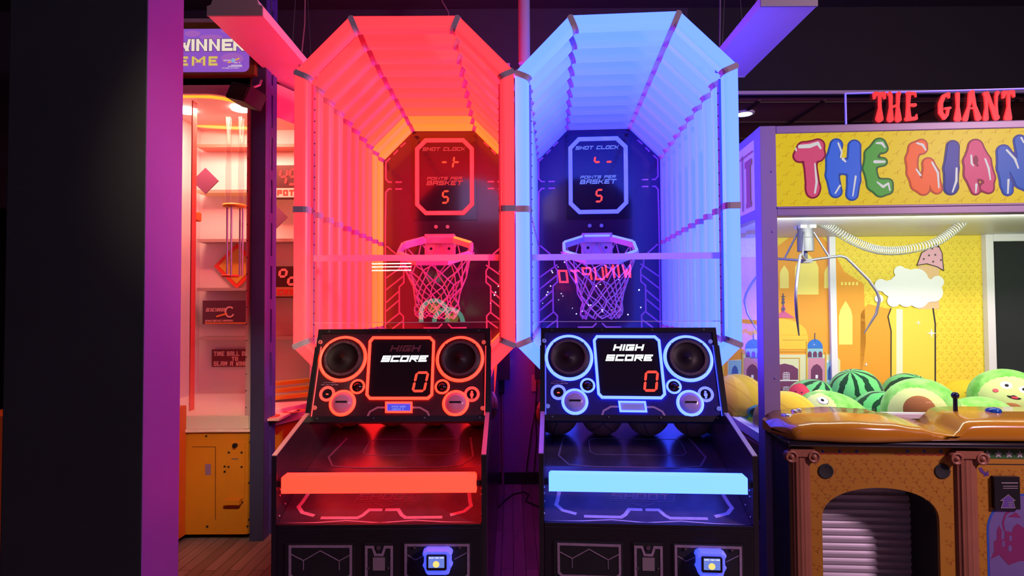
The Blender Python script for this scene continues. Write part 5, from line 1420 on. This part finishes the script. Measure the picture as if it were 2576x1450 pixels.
    for k in range(18):
        for xx in (x0+.008, x1-.008): b(MB().lathe([(.004, 0), (.004, .003), (0, .004)], 8, (xx, 4.065, .9+k*.115), (0, -1, 0)), 'post_screw', BLACK, ps)
    b(MB().box(-3.3, x0, 4.085, 4.09, .845, 3.14), 'front_glass', GLASS)
    b(MB().box(at(489, 700, 4.3).x-.004, at(489, 700, 4.3).x+.004, 4.25, 4.31, .82, 3.1), 'glass_fin', mat('fin_red_edge', (.7, .12, .1), .3))
    # canopy
    zc = at(550, 318, 5.0).z
    CANC = mat('canopy_paint', (.72, .45, .42), .5)
    b(MB().prism([(x, y, 3.14) for x, y in plan], [(x, y, 3.19) for x, y in plan]), 'canopy_ceiling', CANC)
    zs = [at(550, 196, 4.06).z, at(550, 238, 4.06).z]
    m = MB(); top, bot = [], []
    for i in range(21):
        px = 400+12.5*i; yb = 236 if px < 520 else 236+30*((px-520)/120)**1.7
        top.append(at(px, 187, 4.06)); bot.append(at(px, yb, 4.06))
    m.loft([top, bot, [p+Vector((0, .03, 0)) for p in bot], [p+Vector((0, .03, 0)) for p in top]], closed=False, cap=False, sm=False, loop=True); b(m, 'canopy_skirt', mat('skirt_white', (.62, .55, .60), .45))
    m = MB(); a_ = [at(645, 187, 4.08), Vector((-1.56, 4.62, at(645, 187, 4.08).z)), Vector((-1.56, 5.2, at(645, 187, 4.08).z))]
    zr = at(645, 268, 4.08).z
    m.loft([a_, [Vector((p.x, p.y, zr-.02)) for p in a_]], closed=False, cap=False, sm=False); b(m, 'canopy_side', CANC)
    NE = glow('neon_amber', (2.6, .62, .03), 1.0)
    P = []
    for px, py in ((420, 243), (457, 243), (500, 243), (530, 244), (560, 248), (590, 255), (615, 262), (634, 269)): P.append(at(px, py, 4.115))
    b(MB().tube(P, .011, 8), 'neon_arc', NE)
    P = []
    for px, py in ((420, 302), (457, 310), (490, 315), (530, 319), (580, 322), (640, 323)): P.append(at(px, py, 4.98))
    b(MB().tube(P, .014, 8), 'neon_arc', NE)
    for px, py in ((468, 283), (606, 278)):
        d = ray(px, py); p = Vector((0, 0, CH))+d*((3.12-CH)/d.z); b(MB().lathe([(.0, -.004), (.07, -.002), (.075, .012)], 24, (p.x, p.y, 3.125)), 'chamber_downlight', glow('chamber_lamp', (1, .82, .7), 14))
    # header box and sign
    x1 = at(642, 120, 4.0).x; zt, zb = at(600, 52, 4.0).z, at(600, 188, 4.0).z
    hd = b(MB().box(-3.4, x1, 4.0, 4.6, zb, zt), 'header_box', mat('header_brown', (.17, .075, .012), .5), bev=.006)
    b(MB().box(-3.4, x1, 3.99, 4.0, zt-.012, zt+.012), 'header_trim', mat('trim_grey', (.4, .36, .4), .4), hd)
    HP = Plane((0, 4.0, 0), (1, 0, 0), (0, 0, 1)); hq = lambda x, y: HP.px(W0, 440+x/4.531, 60+y/4.531)
    u1, v1 = hq(850, 62); v0 = hq(0, 552)[1]; c_ = .04
    arc = lambda cx, cz, a0: [(cx+c_*cos(a0+pi/2*k/6), cz+c_*sin(a0+pi/2*k/6)) for k in range(7)]
    g = Flat(HP); g.poly(arc(u1-c_, v0+c_, -pi/2)+arc(u1-c_, v1-c_, 0)+[(-3.2, v1), (-3.2, v0)], 0, .01)
    sg = b(g, 'header_sign', glow('sign_violet', (.30, .10, .62), .85, (.2, .1, .3)), hd)
    g = Flat(HP); kx = hq(1000, 0)[0]-hq(0, 0)[0]
    for c2, rx, ry in (((210, 120), 90, 35), ((420, 160), 130, 30), ((640, 90), 110, 26), ((660, 400), 130, 60)):
        g = Flat(HP); g.disc(*hq(*c2), rx*kx/1000, .01, .0105, 26, 0, ry*kx/1000); b(g, 'sign_cloud_print', glow('sign_pinkish', (.42, .13, .55), .85, (.2, .1, .3)), sg)
    t0 = hq(95, 325); hh = hq(0, 178)[1]-t0[1]; s = kx/1000
    for w_, tt, nm, mt in ((46, .0105, 'letter_rim', glow('sign_letter_rim', (.10, .02, .10), .8)), (34, .012, 'letter_face', glow('sign_letter_cream', (.88, .76, .62), .95))):
        g = Flat(HP); d = (46-w_)/2*s
        for ch, x in zip('WINNER', (20, 196, 250, 395, 540, 670)):
            lw = {'W': 180, 'I': 40}.get(ch, 135)*s
            g.text(ch, hq(x, 0)[0]+d, t0[1]+d, hh-2*d, lw-2*d, w_*s, tt-.0015, tt, 0)
        b(g, nm, mt, sg)
    t0 = hq(90, 490); hh = hq(0, 378)[1]-t0[1]
    for w_, tt, nm, mt in ((34, .0125, 'lower_letter_rim', glow('sign_letter_pink', (.62, .22, .30), .8)), (20, .014, 'lower_letter_face', glow('sign_letter_yellow', (.72, .62, .12), .9))):
        g = Flat(HP); d = (34-w_)/2*s
        for ch, x in zip('EME', (60, 205, 395)): g.text(ch, hq(x, 0)[0]+d, t0[1]+d, hh-2*d, (160 if ch == 'M' else 108)*s-2*d, w_*s, tt-.0015, tt, 0)
        b(g, nm, mt, sg)
    g = Flat(HP); g.disc(*hq(672, 425), 24*s, .01, .012, 20); b(g, 'logo_ball', glow('logo_blue', (.25, .42, .72), .9), sg)
    g = Flat(HP); g.line([hq(615, 450), hq(745, 400)], 16*s, .01, .0115); b(g, 'logo_swoosh', glow('logo_gold', (.75, .4, .08), .9), sg)
    g = Flat(HP); g.text('BENCHMARK', *hq(565, 432), 14*s, 7.5*s, 2*s, .012, .0125, 1.2*s); g.text('GAMES, INC', *hq(685, 458), 12*s, 7*s, 2*s, .012, .0125, 1.2*s); g.text('WWW.BENCHMARK', *hq(545, 518), 11*s, 15*s, 2*s, .012, .0125, 1.2*s)
    g.rect(hq(655, 0)[0], hq(775, 0)[0], hq(0, 488)[1], hq(0, 480)[1], .012, .0125); g.rect(hq(620, 0)[0], hq(780, 0)[0], hq(0, 500)[1], hq(0, 492)[1], .012, .0125)
    b(g, 'small_print', glow('small_print_pale', (.75, .62, .75), .9), sg)
    # chamber lamps
    area('chamber_lamp', (-2.3, 4.5, 3.10), .5, 22, (1, .55, .40), (-2.25, 4.95, 1.0))
    area('chamber_red_strip', (-2.2, 4.35, 3.0), .9, 14, (1, .10, .06), (-2.2, 5.1, 1.6), .05)
    return r


slam_game()


def slotted_post():
    x0, x1 = at(632, 700, 4.04).x, -1.700
    y0, y1 = 4.04, 4.235
    r = thing('slotted_post', 'tall dark slotted steel post between the ticket game and the red machine', 'post', ((x0+x1)/2, y0, 0))
    DS = mat('post_front_navy', (.035, .04, .13), .5, noise=.15); PS = mat('post_side_paint', (.055, .05, .38), .5, noise=.1)  # front web and slotted flange get separate base colours
    off = Vector((-(x0+x1)/2, -y0, 0))
    def bb(n, m, mt):
        o = m.build(n, mt, r); o.location = off; return o
    bb('front_web', MB().box(x0, x1, y0, y0+.012, 0, 4.3), DS)
    ya, yb = 4.135, 4.165
    m = MB().box(x1-.012, x1, y0+.012, ya, 0, 4.3); m.box(x1-.012, x1, yb, y1, 0, 4.3)
    z = .12
    while z < 4.2:
        m.box(x1-.012, x1, ya, yb, z+.235, z+.305); z += .305
    bb('slotted_flange', m, PS)


slotted_post()


def bits():
    # small loudspeaker hung under the ticket game's header
    p = at(617, 240, 3.86)
    r = thing('wall_speaker', 'small black loudspeaker hung tilted under the purple header sign', 'speaker', p)
    r.rotation_euler = (radians(-12), radians(18), radians(-28))
    MB().box(-.095, .10, -.06, .08, -.06, .055).build('speaker_box', BLACKM, r, bevel=.005)
    MB().box(-.088, .093, -.066, -.06, -.055, .035).build('speaker_cloth', mat('speaker_cloth', (.03, .022, .02), .9, bump=.4, nscale=200), r)
    MB().tube([(.02, .0, .055), (.05, .03, .10), (.02, .05, .14)], .008, 8).build('speaker_bracket', STEEL, r)
    # wall plate, conduit and cables in the gap between the two machines
    p = at(1343, 964, 5.29); s = 5.29/1480
    o = MB().box(-6*s, 6*s, -.012, 0, -21*s, 21*s).build('wall_plate', mat('plate_pinkish', (.5, .3, .28), .5), None, bevel=.002); o.location = p
    tag(o, 'pinkish oblong wall plate behind the blue machine at left', 'wall plate')
    p = at(1261, 950, 5.28)
    o = MB().box(-8*s, 8*s, -.07, .0, -36*s, 36*s).build('junction_box', BLACKM, None, bevel=.003); o.location = p
    tag(o, 'black junction box on the back wall beside the red machine', 'box')
    o = MB().tube([(0, 0, 0), (0, 0, p.z-36*s-.0)], .013, 10).build('wall_conduit', mat('conduit_paint', (.22, .10, .18), .5)); o.location = (p.x+.01, 5.262, 0)
    tag(o, 'thin vertical conduit running down from the black junction box', 'pipe')
    cm = mat('black_cable', (.012, .01, .014), .5)
    for i, (pts, lab) in enumerate((([(1352, 1010), (1338, 1080), (1326, 1170), (1321, 1222)], 'black cable hanging in front of the back wall left of the blue machine'),
                                    ([(1351, 960), (1347, 1030), (1350, 1110), (1341, 1220)], 'black cable hugging the blue machine in the gap'))):
        P = [at(x, y, 5.24) for x, y in pts]; o0 = P[-1].copy()
        o0.z = .006
        P[-1].z = .006
        o = MB().tube([q-o0 for q in P], .006, 6).build('power_cable', cm); o.location = o0; tag(o, lab, 'cable')
    fl = []
    for px, py in ((1355, 1275), (1338, 1268), (1322, 1262), (1330, 1245), (1318, 1238), (1290, 1245), (1268, 1262), (1245, 1285), (1236, 1305)):
        d = ray(px, py); t = (.007-CH)/d.z; fl.append(Vector((0, 0, CH))+d*t)
    o = MB().tube([q-fl[0] for q in fl], .006, 6).build('power_cable', cm); o.location = fl[0]; tag(o, 'black cable snaking over the floor between the machines', 'cable')


bits()

# ------------------------------------------------------------------ the hall behind the photographer, seen only as reflections in the shields
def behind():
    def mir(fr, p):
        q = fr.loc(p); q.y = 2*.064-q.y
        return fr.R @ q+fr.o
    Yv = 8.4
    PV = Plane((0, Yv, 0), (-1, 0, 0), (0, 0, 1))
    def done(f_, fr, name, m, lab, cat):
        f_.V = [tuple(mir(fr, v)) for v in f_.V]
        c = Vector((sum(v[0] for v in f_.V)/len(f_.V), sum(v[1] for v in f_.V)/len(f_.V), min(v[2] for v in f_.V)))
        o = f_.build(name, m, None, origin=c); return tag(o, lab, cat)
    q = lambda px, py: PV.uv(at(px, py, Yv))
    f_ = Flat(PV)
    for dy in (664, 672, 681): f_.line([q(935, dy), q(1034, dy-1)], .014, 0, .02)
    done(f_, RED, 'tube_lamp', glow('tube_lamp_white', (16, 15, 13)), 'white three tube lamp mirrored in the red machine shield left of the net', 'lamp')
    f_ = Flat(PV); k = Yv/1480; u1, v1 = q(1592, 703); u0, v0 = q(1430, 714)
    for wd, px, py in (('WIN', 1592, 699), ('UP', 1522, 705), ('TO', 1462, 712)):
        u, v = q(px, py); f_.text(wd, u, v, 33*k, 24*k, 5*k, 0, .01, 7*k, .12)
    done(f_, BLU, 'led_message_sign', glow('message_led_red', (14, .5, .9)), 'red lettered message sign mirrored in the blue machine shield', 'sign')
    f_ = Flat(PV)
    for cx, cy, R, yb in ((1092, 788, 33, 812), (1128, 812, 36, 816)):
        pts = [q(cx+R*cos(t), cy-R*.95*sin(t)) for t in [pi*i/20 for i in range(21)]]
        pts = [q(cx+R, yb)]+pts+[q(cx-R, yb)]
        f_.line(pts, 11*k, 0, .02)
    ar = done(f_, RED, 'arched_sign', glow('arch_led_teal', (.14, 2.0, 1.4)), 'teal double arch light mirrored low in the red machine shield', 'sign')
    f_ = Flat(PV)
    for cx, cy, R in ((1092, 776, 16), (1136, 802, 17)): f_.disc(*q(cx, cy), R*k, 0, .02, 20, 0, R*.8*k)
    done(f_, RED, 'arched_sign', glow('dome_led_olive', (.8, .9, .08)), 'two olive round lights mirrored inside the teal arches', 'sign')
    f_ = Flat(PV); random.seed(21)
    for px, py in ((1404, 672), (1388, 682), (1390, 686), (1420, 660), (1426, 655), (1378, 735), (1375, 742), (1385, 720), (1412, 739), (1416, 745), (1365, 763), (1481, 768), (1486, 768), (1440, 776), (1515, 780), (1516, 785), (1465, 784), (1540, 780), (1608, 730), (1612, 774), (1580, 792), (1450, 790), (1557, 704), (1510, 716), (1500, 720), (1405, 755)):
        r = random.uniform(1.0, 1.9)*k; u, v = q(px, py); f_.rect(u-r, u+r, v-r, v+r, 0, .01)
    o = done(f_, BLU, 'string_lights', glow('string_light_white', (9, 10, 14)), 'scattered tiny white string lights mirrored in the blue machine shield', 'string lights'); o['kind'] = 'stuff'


behind()
